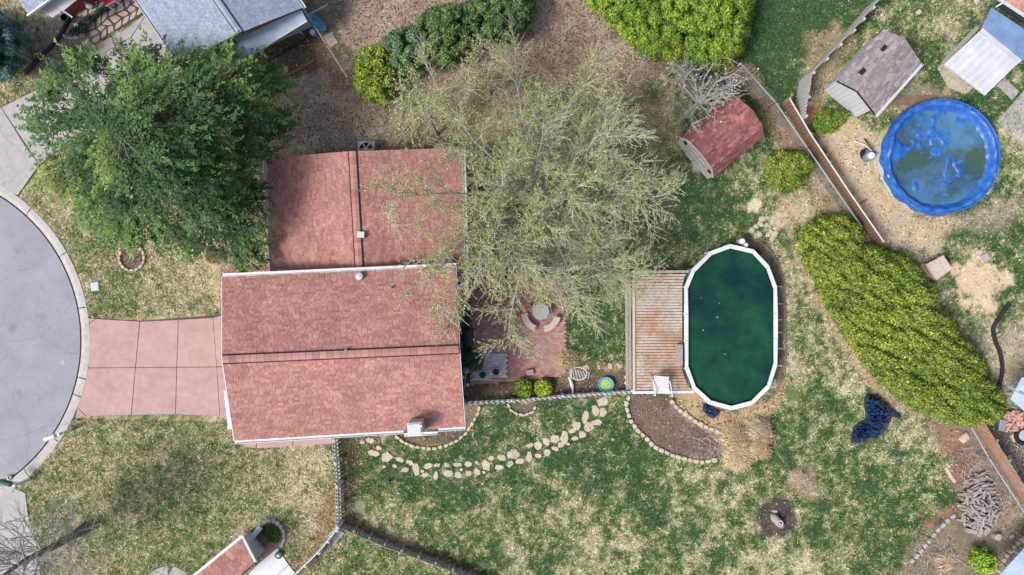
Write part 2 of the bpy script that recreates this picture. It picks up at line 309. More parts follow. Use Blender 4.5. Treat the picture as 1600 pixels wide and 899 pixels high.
# layers: polygon, colour a, colour b, soft px, jitter px, opacity, dead leaf density
LAYERS = [
 ([(555,-40),(915,-40),(990,80),(1045,108),(1010,140),(940,130),(860,140),(800,110),(700,160),(560,130),(520,60)], (.25,.18,.145), (.37,.30,.235), 14, 30, .9, 1.),
 ([(425,120),(560,90),(620,190),(640,245),(560,245),(410,255)], (.27,.22,.175), (.41,.345,.265), 12, 34, .95, .85),
 ([(600,150),(760,120),(960,130),(1050,140),(1060,220),(1020,330),(900,420),(740,430),(715,240),(600,240)], (.15,.135,.085), (.25,.22,.135), 30, 60, .68, .5),
 ([(400,235),(560,235),(560,250),(400,262)], (.10,.085,.07), (.16,.13,.1), 7, 14, .8, .8),
 ([(395,60),(480,25),(520,70),(500,110),(430,130),(395,150)], (.075,.055,.042), (.14,.10,.07), 5, 12, .95, 1.),
 ([(480,60),(505,55),(555,140),(530,150),(500,110)], (.22,.13,.085), (.30,.20,.14), 6, 16, .8, 1.),
 ([(475,-20),(540,-20),(545,40),(520,60),(490,40)], (.12,.105,.08), (.2,.18,.14), 9, 22, .85, .8),
 ([(1150,95),(1175,105),(1235,190),(1260,230),(1240,240),(1200,190),(1180,150),(1140,120)], (.22,.16,.115), (.34,.27,.19), 7, 18, .85, .9),
 ([(1200,190),(1250,225),(1300,300),(1350,345),(1330,360),(1280,320),(1230,240)], (.25,.19,.13), (.36,.29,.2), 8, 18, .8, .8),
 ([(1256,165),(1282,165),(1318,250),(1356,318),(1392,372),(1370,380),(1334,322),(1299,258)], (.33,.15,.075), (.28,.14,.08), 4, 8, .95, .15),
 ([(1262,55),(1300,40),(1330,60),(1310,120),(1285,160),(1262,160)], (.27,.22,.14), (.38,.30,.2), 8, 20, .8, .5),
 ([(1290,180),(1345,185),(1385,215),(1380,300),(1430,330),(1500,335),(1470,400),(1420,405),(1375,370),(1330,310),(1280,240)], (.54,.44,.31), (.47,.37,.25), 8, 26, .85, .2),
 ([(1350,120),(1420,120),(1490,150),(1480,175),(1390,175)], (.26,.21,.15), (.33,.27,.2), 7, 16, .7, .3),
 (ell(1528, 440, 44, 40), (.60,.49,.345), (.56,.43,.30), 4, 30, .95, 0),
 ([(1440,470),(1500,500),(1540,560),(1500,540),(1450,500)], (.21,.18,.135), (.3,.26,.2), 7, 20, .7, .4),
 ([(1540,540),(1620,500),(1620,620),(1560,620)], (.33,.28,.21), (.43,.37,.28), 10, 24, .75, .3),
 ([(1490,340),(1560,310),(1620,300),(1620,330),(1520,370)], (.3,.25,.2), (.36,.31,.24), 10, 24, .6, .2),
 ([(985,617),(1050,617),(1062,640),(1085,655),(1115,672),(1135,690),(1118,715),(1075,715),(1025,700),(998,675),(985,655)], (.19,.135,.115), (.145,.105,.09), 2, 4, .97, .3),
 ([(1050,612),(1080,605),(1110,635),(1150,645),(1200,625),(1222,590),(1232,600),(1205,650),(1190,690),(1130,690),(1085,655),(1060,640)], (.46,.345,.205), (.36,.25,.155), 4, 12, .92, .9),
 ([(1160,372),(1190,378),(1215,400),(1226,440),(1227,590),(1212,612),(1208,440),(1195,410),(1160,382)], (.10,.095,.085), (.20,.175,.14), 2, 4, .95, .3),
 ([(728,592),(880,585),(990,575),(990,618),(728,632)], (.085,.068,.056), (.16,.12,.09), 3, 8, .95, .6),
 ([(885,568),(980,568),(985,580),(885,582)], (.24,.16,.105), (.3,.21,.14), 4, 9, .8, .6),
 ([(720,628),(752,630),(740,660),(726,672)], (.15,.115,.085), (.21,.17,.13), 2, 3, .95, .4),
 ([(620,672),(728,665),(720,682),(695,694),(665,697),(640,692)], (.165,.13,.095), (.12,.11,.07), 2, 4, .9, .6),
 ([(520,680),(600,680),(560,720),(548,770),(530,800)], (.14,.115,.07), (.09,.12,.05), 8, 24, .75, 1.),
 ([(797,630),(840,630),(838,642),(820,648),(804,644)], (.13,.11,.09), (.18,.15,.12), 1.5, 2, .95, .2),
 (ell(1215, 811, 31, 31), (.045,.04,.037), (.09,.078,.07), 4, 14, .97, .35),
 (ell(1257, 758, 27, 23), (.40,.32,.24), (.30,.25,.17), 6, 22, .8, .6),
 (ell(207, 403, 19, 19), (.10,.075,.065), (.17,.12,.10), 1.5, 2, .97, .6),
 (ell(1180, 321, 13, 15), (.62,.54,.40), (.58,.50,.37), 2, 9, .95, 0),
 (ell(1218, 343, 13, 12), (.58,.49,.36), (.52,.43,.31), 3, 12, .9, 0),
 (ell(1243, 330, 30, 22), (.50,.40,.26), (.46,.38,.26), 8, 24, .8, .2),
 ([(1430,650),(1475,660),(1540,670),(1560,700),(1600,790),(1640,920),(1390,920),(1440,850),(1500,790),(1490,730),(1470,700)], (.20,.155,.12), (.29,.23,.17), 9, 26, .92, .6),
 ([(1455,662),(1500,670),(1520,700),(1510,760),(1490,770),(1482,715)], (.21,.115,.08), (.27,.165,.115), 6, 16, .8, .8),
 ([(1440,820),(1490,785),(1496,792),(1446,830)], (.23,.11,.075), (.27,.15,.1), 3, 6, .9, .4),
 ([(1430,845),(1500,800),(1560,830),(1560,920),(1390,920)], (.15,.135,.09), (.22,.19,.13), 8, 20, .75, .4),
 (ell(1477, 876, 13, 10), (.52,.38,.26), (.42,.31,.22), 4, 10, .9, 0),
 ([(1535,660),(1610,640),(1640,800),(1600,790)], (.125,.11,.095), (.2,.175,.15), 5, 16, .95, .5),
 ([(505,775),(535,760),(545,815),(520,830),(470,899),(455,899),(500,830)], (.28,.165,.10), (.2,.15,.09), 7, 18, .8, 1.),
 ([(530,808),(560,812),(640,850),(720,885),(745,905),(725,905),(640,862),(560,828)], (.28,.17,.105), (.22,.16,.1), 6, 16, .85, 1.),
 ([(320,395),(345,390),(347,470),(335,470)], (.50,.41,.28), (.44,.36,.25), 6, 14, .7, 0),
 ([(88,12),(150,10),(150,70),(135,95),(60,130),(45,110)], (.21,.18,.145), (.31,.27,.22), 9, 22, .75, .6),
 ([(1245,375),(1275,450),(1310,510),(1350,572),(1400,622),(1450,652),(1440,660),(1390,632),(1338,580),(1296,515),(1262,455),(1236,385)], (.40,.30,.20), (.45,.36,.24), 4, 9, .75, .4),
 ([(715,430),(742,430),(742,600),(722,600)], (.055,.05,.048), (.09,.08,.075), 3, 6, .9, .3),  # shade along the patio side house wall, put into the ground colour
 ([(880,545),(900,545),(915,600),(880,600)], (.19,.15,.10), (.28,.23,.14), 5, 14, .8, .8),
 ([(345,418),(425,414),(425,440),(345,440)], (.2,.1,.09), (.3,.18,.14), 2, 3, .9, .4),
]
# single small stains of moss, bare soil, dry grass: (x, y, r, colour)
SPOTS = [(705,830,7,(.16,.12,.09)), (584,785,6,(.22,.15,.11)), (560,795,10,(.36,.29,.22)), (675,769,4,(.2,.12,.09)), (700,746,5,(.2,.16,.1)), (105,335,14,(.42,.33,.25)),
         (1410,340,14,(.42,.35,.26)), (1090,260,9,(.5,.45,.38)), (1053,270,6,(.5,.47,.4)), (1490,55,13,(.46,.35,.25)), (1290,215,9,(.42,.28,.2)), (1240,620,16,(.1,.16,.05))]
def fields(px, py, jit=0.):
    g = greenness(px, py)
    n1 = fbm(px, py, 22, 3, 4, .62); n2 = fbm(px, py, 90, 9, 3); n3 = vnoise(px, py, 3.2, 5)
    n4 = fbm(px, py, 11, 41, 3, .65)
    back = 1 / (1 + np.exp(-(px - 560) / 40.))              # the back lawn is blotchier than the front one
    gg = g + .06 + .10 * back + (n1 - .5) * (.35 + .8 * back) + (n2 - .5) * .35 + (n3 - .5) * .42 + (n4 - .5) * (.75 + .65 * back)
    if jit: gg = gg + RNG.normal(0, jit, px.shape)
    c = np.empty(px.shape + (3,)); xs = [-.1, .22, .45, .68, .95]
    for k in range(3): c[..., k] = np.interp(gg, xs, [q[k] for q in (STRAW, PALE, OLIVE, GREEN, DEEP)])
    c *= 1 + (1 - back)[..., None] * np.array((.03, -.03, -.03))
    gw = np.ones(px.shape); lf = np.full(px.shape, .03)
    jn = fbm(px, py, 22, 21, 4, .6) - .5; cm = fbm(px, py, 16, 33, 4, .65)
    for poly, ca, cb, soft, jit, op, leaf in LAYERS:
        xs_ = [q[0] for q in poly]; ys_ = [q[1] for q in poly]; m = 60
        s_ = (px > min(xs_) - m) & (px < max(xs_) + m) & (py > min(ys_) - m) & (py < max(ys_) + m)
        if not s_.any(): continue
        d = sdf(px[s_], py[s_], poly) + jn[s_] * 2 * jit
        w = op * np.clip(.5 - d / (2 * soft), 0, 1); t = np.clip((cm[s_] - .3) / .4, 0, 1)[..., None]
        cc = np.array(ca) * (1 - t) + np.array(cb) * t
        c[s_] = c[s_] * (1 - w[..., None]) + cc * w[..., None]; gw[s_] *= 1 - w * .93; lf[s_] = np.maximum(lf[s_] * (1 - w), leaf * w)
    for x, y, r, k in SPOTS:
        w = np.clip(1.4 - np.hypot(px - x, py - y) / r + jn * 1.6, 0, 1) * .85
        c = c * (1 - w[..., None]) + np.array(k) * w[..., None]; gw = gw * (1 - w)
    return c, gw, lf
ROADC = (-141, 533); ROADR = 267; KERBR = 282
# hard surfaces where no grass stands (pixels on the ground)
HARD = [[(136,497),(347,492),(357,662),(118,655)], [(350,440),(710,425),(725,655),(372,680)], [(430,260),(716,240),(716,430),(430,430)],
        [(735,505),(882,480),(884,588),(735,600)], [(990,428),(1205,400),(1212,440),(1212,575),(1170,635),(1110,632),(990,612)], ell(1452, 250, 88), [(0,168),(135,98),(225,20),(262,66),(150,140),(60,280),(30,306),(0,290)], [(130,20),(160,-10),(225,-10),(232,18),(148,72)],
        [(0,768),(40,768),(52,860),(80,899),(0,899)], [(372,690),(520,680),(520,698),(372,702)]]
def hard(px, py):
    h = np.hypot(px - ROADC[0], py - ROADC[1]) < KERBR + 1
    for q in HARD: h |= sdf(px, py, q) < 1
    return h

# ------------------------------------------------------------------ ground sheet
gx = np.concatenate([[-16000, -6000, -2500, -900, -400, -200, -110], np.arange(-60, 1661, 2.8), [1710, 1800, 2000, 2500, 4100, 7600, 17600]])
gy = np.concatenate([[-16000, -6000, -2500, -900, -400, -200, -110], np.arange(-50, 951, 2.8), [1000, 1100, 1300, 1800, 3400, 6900, 16900]])
GX, GY = np.meshgrid(gx, gy); fx, fy = GX.ravel(), GY.ravel()
gc, _, _ = fields(np.clip(fx, -120, 1720), np.clip(fy, -110, 1010))
ow = np.clip(np.maximum(np.maximum(-60 - fx, fx - 1660), np.maximum(-50 - fy, fy - 950)) / 45., 0, 1)[:, None]; gc = gc * (1 - ow) + np.array((.25, .26, .135)) * ow
gz = (fbm(fx, fy, 60, 2, 3) - .5) * .05
gz = np.where(np.hypot(fx - ROADC[0], fy - ROADC[1]) < KERBR - 4, -.25, gz)
for q in HARD: gz = np.where(sdf(fx, fy, q) < 2, np.minimum(gz, -.05), gz)
nxg, nyg = len(gx), len(gy); I = np.arange(nxg * nyg).reshape(nyg, nxg)
gf = np.stack([I[1:, :-1], I[1:, 1:], I[:-1, 1:], I[:-1, :-1]], -1).reshape(-1, 4)
gv = np.stack([(fx - 800) * S, (449.5 - fy) * S, gz], -1)
tag(npmesh('ground', gv, 4, 'ground', col=gc, faces=gf, smooth=True), 'patchy yard ground of dry and green grass, soil and mulch', 'ground', kind='structure')
# grass blades
N = 360000
tx, ty = RNG.uniform(-50, 1650, N), RNG.uniform(-40, 940, N)
tc, tw, tl = fields(tx, ty, .28); ok = (RNG.random(N) < tw) & ~hard(tx, ty); tx, ty, tc = tx[ok], ty[ok], tc[ok]; n = len(tx)
def blades(n, x, y, z, c, per, lmin, lmax, w, var, flat=.6):
    vs = np.empty((n, per, 3, 3)); cs = np.empty((n, per, 3, 3))
    for k in range(per):
        a = RNG.uniform(0, 2 * np.pi, n); L = RNG.uniform(lmin, lmax, n); up = L * RNG.uniform(.15, flat, n)
        ox, oy = x + RNG.normal(0, .03, n), y + RNG.normal(0, .03, n); ca, sa = np.cos(a), np.sin(a); ww = w * RNG.uniform(.6, 1.3, n)
        vs[:, k, 0] = np.stack([ox - sa * ww, oy + ca * ww, z], -1); vs[:, k, 1] = np.stack([ox + sa * ww, oy - ca * ww, z], -1)
        vs[:, k, 2] = np.stack([ox + ca * L, oy + sa * L, z + up], -1)
        f = np.exp(RNG.normal(0, var, n))[:, None]; hue = RNG.normal(0, .06, (n, 1)) * np.array([[1, .2, -.6]])
        cs[:, k] = (c * f * (1 + hue))[:, None, :]
    return vs.reshape(-1, 3), np.clip(cs.reshape(-1, 3), 0.005, .8)
w_ = Pn(tx, ty, 0.0 * tx)
gzs = (fbm(tx, ty, 60, 2, 3) - .5) * .05
bv, bc = blades(n, w_[:, 0], w_[:, 1], gzs, tc, 3, .06, .15, .017, .52)
tag(npmesh('lawn_grass', bv, 3, 'blades', col=bc), 'short mixed green and straw coloured lawn grass blades', 'grass', kind='stuff')
# fallen leaves
N = 170000
lx, ly = RNG.uniform(-30, 1630, N), RNG.uniform(-30, 930, N); _, _, ld = fields(lx, ly)
ok = (RNG.random(N) < ld * .85) & ~hard(lx, ly); lx, ly = lx[ok], ly[ok]; n = len(lx)
def cards(c, d, nrm, L, W, col, name, m, parent=None, origin=(0, 0, 0)):
    """diamond shaped leaves; c centre (N,3), d length direction, nrm normal"""
    d = d / (np.linalg.norm(d, axis=1, keepdims=True) + 1e-9); s = np.cross(nrm, d); s /= (np.linalg.norm(s, axis=1, keepdims=True) + 1e-9)
    L = np.broadcast_to(np.asarray(L, float), (len(c),))[:, None]; W = np.broadcast_to(np.asarray(W, float), (len(c),))[:, None]
    v = np.stack([c - d * L / 2, c + s * W / 2 + d * L * .05, c + d * L / 2, c - s * W / 2 + d * L * .05], 1).reshape(-1, 3)
    return npmesh(name, v, 4, m, parent, origin, col=np.repeat(np.clip(col, .004, .85), 4, axis=0))
a = RNG.uniform(0, 6.28, n); nr = RNG.normal(0, .35, (n, 3)); nr[:, 2] = 1
pal = np.array([(.20, .12, .075), (.28, .18, .115), (.13, .085, .06), (.36, .25, .17), (.42, .34, .26), (.08, .06, .045)])
lc = pal[RNG.integers(0, 6, n)] * RNG.uniform(.75, 1.25, (n, 1))
tag(cards(Pn(lx, ly, 0 * lx) + np.stack([0 * lx, 0 * lx, RNG.uniform(.03, .06, n)], -1), np.stack([np.cos(a), np.sin(a), 0 * a], -1), nr, RNG.uniform(.06, .12, n), RNG.uniform(.04, .075, n), lc, 'fallen_leaves', 'blades'),
    'brown fallen leaves scattered over beds and yard edges', 'leaves', kind='stuff')

# ------------------------------------------------------------------ road, kerb, drives, walks
def arc(r, a0, a1, n): return [(ROADC[0] + r * math.cos(a0 + (a1 - a0) * i / n), ROADC[1] - r * math.sin(a0 + (a1 - a0) * i / n)) for i in range(n + 1)]
b = MB(); pts = [P(x, y) for x, y in arc(ROADR + 3, 0, 2 * math.pi, 120)[:-1]]
b.add([(p.x, p.y, -.10) for p in pts], [tuple(range(120))])
tag(b.build('road', 'asphalt'), 'grey asphalt turning circle of the cul-de-sac', 'road', kind='structure')
kerb = thing('kerb', 'pale concrete kerb curving round the turning circle', 'kerb', kind='structure')
KA = [-62, -48.5, -34, -18, -12.2, 10.9, 29.5, 47.4, 66]
for a0, a1 in zip(KA[:-1], KA[1:]):
    g = math.degrees(.75 / ROADR); A0, A1 = math.radians(a0 + g), math.radians(a1 - g); b = MB(); nn = max(3, int((a1 - a0) / 2.5))
    prof = [(ROADR, -.14), (ROADR, -.085), (ROADR + 3, -.05), (ROADR + 6, .015), (ROADR + 8, .03), (KERBR, .032), (KERBR, -.2)]
    vs = []; fs = []; k = len(prof)
    for i in range(nn + 1):
        t = A0 + (A1 - A0) * i / nn
        for r, z in prof: q = P(ROADC[0] + r * math.cos(t), ROADC[1] - r * math.sin(t)); vs.append((q.x, q.y, z))
    for i in range(nn):
        for j in range(k - 1): fs.append((i * k + j, (i + 1) * k + j, (i + 1) * k + j + 1, i * k + j + 1))
    fs += [tuple(range(k)), tuple(range(nn * k, nn * k + k))[::-1]]
    b.add(vs, fs); b.build('kerb_segment', 'kerb_concrete', kerb)
b = MB(); b.add([(P(x, y).x, P(x, y).y, -.075) for x, y in arc(ROADR - .2, math.radians(-62), math.radians(66), 60)] + [(P(x, y).x, P(x, y).y, -.094) for x, y in arc(ROADR - 2.4, math.radians(-62), math.radians(66), 60)][::-1], [tuple(range(122))])
b.build('tar_seam', 'dark_gap', kerb)
b = MB(); p = P(7, 751); b.prism([(p.x + .42 * math.cos(t) * .86 - .15 * math.sin(t) * .5, p.y + .42 * math.cos(t) * .5 + .15 * math.sin(t) * .86) for t in np.linspace(0, 2 * math.pi, 17)[:-1]], 0, .05)
dg = tag(b.build('storm_drain', 'stone_grey', origin=tuple(p)), 'dark oval storm drain plate in the kerb by the lower mailbox', 'drain')
for k in range(4): MB().box((p.x - .24 + .16 * k, p.y - .13 + .09 * k, .053), (.05, .16, .01), .52).build('slot', 'dark_gap', dg)
b = MB(); p = P(96.5, 567); b.lathe((p.x, p.y, -.098), [(.12, 0), (.12, .012), (.09, .014)], 16)
tag(b.build('utility_cover', 'stone_grey', origin=(p.x, p.y, -.098)), 'small round dark utility cover set in the asphalt', 'cover')
def slabs(name, label, cat, polys, m, z=.025, inset=.012, bev=.008, base=True):
    t = thing(name, label, cat, kind='structure')
    for q in polys:
        pts = [P(x, y) for x, y in q]; cx = sum(p.x for p in pts) / len(pts); cy = sum(p.y for p in pts) / len(pts); o = []
        for p in pts:
            d = math.hypot(p.x - cx, p.y - cy); k = 1 - inset * 1.4 / d; o.append((cx + (p.x - cx) * k, cy + (p.y - cy) * k))
        b = MB(); b.prism(o, z - .12, z, bev); b.build('slab', m, t)
    return t
def subbase(t, poly, z=-.01, m='joint'):
    b = MB(); b.prism([(P(x, y).x, P(x, y).y) for x, y in poly], -.2, z); b.build('joint_bed', m, t)
drv = slabs('driveway', 'pink tinted concrete driveway in front of the garage', 'driveway',
  [[(140,505),(150,498),(219,502.5),(212,574.5),(138,575)], [(219,502.5),(279,499.5),(276.5,574),(212,574.5)], [(279,499.5),(333,496.5),(339,573.5),(276.5,574)], [(333,496.5),(352,491),(352,573),(339,573.5)],
   [(138,575),(212,574.5),(205.5,648.5),(135,650.5),(121,637),(131,606)], [(212,574.5),(276.5,574),(274.5,648),(205.5,648.5)], [(276.5,574),(339,573.5),(344,650),(274.5,648)], [(339,573.5),(352,573),(375,668),(358,660),(344,650)],
   [(137,497),(150,498),(140,505)], [(121,637),(135,650.5),(118,655)]], 'pink_concrete')
subbase(drv, [(137,497),(150,498),(219,502),(352,492),(375,667),(344,649),(206,648),(136,650),(118,655),(131,606),(138,575)])
wk = slabs('side_walk', 'strip of pink concrete walk along the lower house wall', 'walk', [[(372,683),(401,680),(401,701),(384,699)], [(401,680),(458,678),(458,697.5),(401,701)], [(458,678),(519,675),(519,693),(458,697.5)]], 'pink_concrete')
wk2 = slabs('entry_walk', 'pink concrete walk between garage roof and big tree', 'walk', [[(350,427),(388,424),(388,445),(350,447)], [(388,424),(432,421),(432,442),(388,445)]], 'pink_concrete')
cd = slabs('neighbour_driveway', 'pale concrete driveway running diagonally under the big tree', 'driveway',
  [[(-40,188),(2,168),(40,228),(62,258),(28,306),(-2,292),(-40,270)], [(2,168),(62,138),(118,214),(62,258)], [(62,138),(134,99),(190,166),(118,214)], [(134,99),(205,59),(262,120),(190,166)], [(205,59),(232,18),(262,66),(300,100),(262,120)], [(137,62),(147,72),(149,73),(139,79),(135,70)], [(134,99),(139,78),(150,72),(206,40),(225,24),(232,18),(205,59)]], 'concrete')
subbase(cd, [(-40,188),(134,99),(232,18),(300,100),(190,166),(118,214),(62,258),(28,306),(-40,270)])
ca = slabs('kerbside_apron', 'pale concrete drive apron below the lower mailbox', 'driveway', [[(-30,792),(0,771),(18,760),(40,770),(45,806),(-30,830)], [(-30,830),(45,806),(58,850),(62,890),(-30,905)], [(-30,905),(62,890),(84,960),(-30,960)]], 'concrete')
subbase(ca, [(-30,792),(18,762),(40,770),(45,806),(58,850),(84,960),(-30,960)])
slabs('round_landing', 'half round pale concrete landing at the bottom edge', 'landing', [[(263,899)] + [(263 + 38 * math.cos(math.radians(t)), 922 - 38 * math.sin(math.radians(t))) for t in range(90, 200, 12)] + [(225,950),(263,950)], [(263,899),(263,950),(300,950)] + [(263 + 38 * math.cos(math.radians(t)), 922 - 38 * math.sin(math.radians(t))) for t in range(-18, 90, 12)]], 'concrete')
slabs('yard_pad', 'pale concrete pads beside the white metal carport', 'pad', [[(1556,133),(1569,121),(1593,144),(1581,157)], [(1557,190),(1600,141),(1650,190),(1650,270),(1600,232)]], 'concrete')
slabs('carport_pad', 'tan weathered slab in front of the white metal carport', 'pad', [[(1464,106),(1472,100),(1521,138),(1507,148),(1480,136)]], 'stone_tan')
# flagstone entry (upper left), jittered grid of polygons
fl = thing('flagstone_path', 'pinkish irregular flagstone path leading to the brick house', 'path', kind='structure')
subbase(fl, [(133,22),(152,-30),(215,-30),(231,17),(147,71)], z=0.005)
def flag_at(u, v):   # u along the drive edge, v across
    return (146 + 88 * u - 36 * v * 1.0 + (v * 14), 70 - 56 * u - 52 * v - 0)
G = {}
for i in range(9):
    for j in range(7):
        jit = (random.uniform(-.3, .3), random.uniform(-.3, .3)) if 0 < i < 8 and j > 0 else (0, 0)
        G[i, j] = flag_at((i + jit[0] + (.5 if j % 2 else 0) * (0 < i < 8)) / 8, (j + jit[1]) / 5.2)
for i in range(8):
    for j in range(6):
        q = [G[i, j], G[i + 1, j], G[i + 1, j + 1], G[i, j + 1]]; c = (sum(p[0] for p in q) / 4, sum(p[1] for p in q) / 4)
        w = []
        for k in range(4):
            a_, b_ = q[k], q[(k + 1) % 4]
            for t in (.18, .82): w.append((a_[0] + (b_[0] - a_[0]) * t, a_[1] + (b_[1] - a_[1]) * t))
        w = [P(c[0] + (x - c[0]) * .79, c[1] + (y - c[1]) * .79) for x, y in w]
        MB().prism([(p.x, p.y) for p in w], -.05, .035 + random.uniform(-.006, .006), .012).build('flagstone', 'flagstone', fl)

# ------------------------------------------------------------------ shingled slopes
def lerp(a, b, t): return a + (b - a) * t
def slope(parent, a, b, c, d, m, under='shingle_dark', tab=.235, row=.108, th=.014, name='shingles'):
    """a,b eave left/right, c,d ridge right/left: real shingle tabs, row by row"""
    a, b, c, d = map(Vector, (a, b, c, d)); nrm = (b - a).cross(d - a).normalized()
    if nrm.z < 0: nrm = -nrm
    u_ = MB(); o = nrm * .01; lo = nrm * -.10
    u_.hexa([p + lo for p in (a, b, c, d)], [p - o for p in (a, b, c, d)]); u_.build('roof_deck', under, parent)
    Ls = ((d - a).length + (c - b).length) / 2; nr = max(2, round(Ls / row)); s = MB()
    for r in range(nr):
        v0, v1 = max(0, r / nr - .0), min(1, (r + 1) / nr + .35 / nr)
        e0, e1 = lerp(a, d, v0), lerp(b, c, v0); f0, f1 = lerp(a, d, v1), lerp(b, c, v1); W = (e1 - e0).length
        x = -random.random() * tab; g = .007 / W
        while x < W:
            w = tab * random.uniform(.8, 1.2); u0, u1 = max(0, x / W) + g, min(1, (x + w) / W) - g; x += w
            if u1 - u0 < .02 / W: continue
            h = th * random.uniform(.75, 1.35)
            p = [lerp(e0, e1, u0), lerp(e0, e1, u1), lerp(f0, f1, u1), lerp(f0, f1, u0)]
            t = [p[0] + nrm * h, p[1] + nrm * h, p[2] + nrm * .002, p[3] + nrm * .002]
            s.add(p[:2] + t, [(2, 3, 4, 5), (0, 1, 3, 2), (0, 2, 5), (1, 4, 3)])
    o = s.build(name, m, parent); o['kind'] = 'stuff'; return nrm
def ridge_cap(parent, a, b, m, w=.30, th=.05, seg=.28):
    a, b = Vector(a), Vector(b); L = (b - a).length; n = max(1, int(L / seg)); d = (b - a).normalized(); r = d.cross(Vector((0, 0, 1))).normalized()
    base = MB(); base.beam(a + Vector((0, 0, -.05)), b + Vector((0, 0, -.05)), w * 1.3, .07); base.build('ridge_vent', 'dark_gap', parent)
    s = MB()
    for i in range(n):
        p, q = a + d * (L * i / n + .004), a + d * (L * (i + 1) / n - .002); z0, z1 = .035, .045
        s.add([p - r * w / 2 + Vector((0, 0, -.005)), p + Vector((0, 0, z0)), p + r * w / 2 + Vector((0, 0, -.005)), q - r * w / 2 + Vector((0, 0, .005)), q + Vector((0, 0, z1)), q + r * w / 2 + Vector((0, 0, .005))], [(0, 1, 4, 3), (1, 2, 5, 4), (0, 2, 1), (3, 4, 5)])
    o = s.build('ridge_cap', m, parent); o['kind'] = 'stuff'
def gutter(parent, a, b, m='white_trim', w=.13):
    a, b = Vector(a), Vector(b); d = (b - a).normalized(); r = d.cross(Vector((0, 0, 1))).normalized(); o = MB()
    t = .008; h = .11
    for off, hh, ww in ((-w / 2, h, .02), (w / 2, h, .02)):
        o.beam(a + r * off, b + r * off, ww, hh)
    o.beam(a - Vector((0, 0, h / 2 - .01)), b - Vector((0, 0, h / 2 - .01)), w - .022, .015)
    o.build('gutter', m, parent)

# ------------------------------------------------------------------ main house
house = thing('house', 'split-level house with red shingle roofs and white gutters', 'house', tuple(P(535, 555)))
ZE, ZR = 4.0, 5.25
eTL, eTR = P(347, 433, ZE), P(712, 416.5, ZE); rL, rR = P(347, 562, ZR), P(717.5, 546, ZR); eBL, eBR = P(366, 689, ZE), P(726, 667, ZE)
slope(house, eTR, eTL, rL, rR, 'shingle_red'); slope(house, eBL, eBR, rR, rL, 'shingle_red')
ridge_cap(house, rL + Vector((.02, 0, .03)), rR + Vector((-.02, 0, .03)), 'shingle_red')
def inset_wall(parent, pts, z0, tops, m, th=.16, name='wall'):
    """pts: ring of corners; tops: heights"""
    n = len(pts)
    for i in range(n):
        p, q = pts[i], pts[(i + 1) % n]; d = Vector((q[0] - p[0], q[1] - p[1], 0)).normalized(); r = Vector((d.y, -d.x, 0)) * th
        bm = MB(); a, c = Vector((p[0], p[1], z0)), Vector((q[0], q[1], z0)); a2, c2 = Vector((p[0], p[1], tops[i])), Vector((q[0], q[1], tops[(i + 1) % n]))
        a, a2 = a + d * .002, a2 + d * .002
        c, c2 = c - d * th, c2 - d * th
        bm.hexa([a, c, c - r, a - r], [a2, c2, c2 - r, a2 - r]); bm.build(name, m, parent)
ins = lambda p, q, t: (p.x + (q.x - p.x) * t, p.y + (q.y - p.y) * t)
cen = (eTL + eTR + eBL + eBR) / 4
W4 = [ins(p, cen, .07) for p in (eBL, eBR, eTR, eTL)]
inset_wall(house, W4, -.1, [3.95] * 4, 'siding')
for e0, e1, rr in ((W4[1], W4[2], rR), (W4[0], W4[3], rL)):   # gable triangles
    bm = MB(); rx = (e0[0] + e1[0]) / 2; d = .08 if rr is rL else -.08
    bm.add([(e0[0], e0[1], 3.94), (e1[0], e1[1], 3.94), (rx, rr.y, 5.08), (e0[0] + d, e0[1], 3.94), (e1[0] + d, e1[1], 3.94), (rx + d, rr.y, 5.08)], [(0, 1, 2), (5, 4, 3), (0, 2, 5, 3), (1, 4, 5, 2)]); bm.build('gable_wall', 'siding', house)
gutter(house, eTL + Vector((0, .07, -.04)), eTR + Vector((0, .07, -.04)))
cut = [0, .735, .745, .882, .884, 1.]
gutter(house, lerp(eBL, eBR, 0) + Vector((0, -.07, -.04)), lerp(eBL, eBR, .735) + Vector((0, -.07, -.04)))
gutter(house, lerp(eBL, eBR, .737) + Vector((0, -.20, -.04)), lerp(eBL, eBR, .882) + Vector((0, -.20, -.04)))
gutter(house, lerp(eBL, eBR, .884) + Vector((0, -.07, -.04)), eBR + Vector((.03, -.07, -.04)))
bm = MB()
bm.beam(eTL + Vector((-.02, 0, -.1)), rL + Vector((-.02, 0, -.1)), .03, .16); bm.beam(eBL + Vector((-.02, 0, -.1)), rL + Vector((-.02, 0, -.1)), .03, .16); bm.build('rake_board', 'white_trim', house)
bm = MB(); bm.beam(eTR + Vector((.02, 0, -.1)), rR + Vector((.02, 0, -.1)), .03, .16); bm.beam(eBR + Vector((.02, 0, -.1)), rR + Vector((.02, 0, -.1)), .03, .16); bm.build('rake_board', 'white_trim', house)
# garage front corner trim with its downspout
bm = MB(); bm.beam(P(353, 610, .14), P(360, 666, .14), .18, .14); bm.box(tuple(P(360.5, 668, .14)), (.26, .16, .18)); bm.build('downspout_extension', 'white_trim', house)
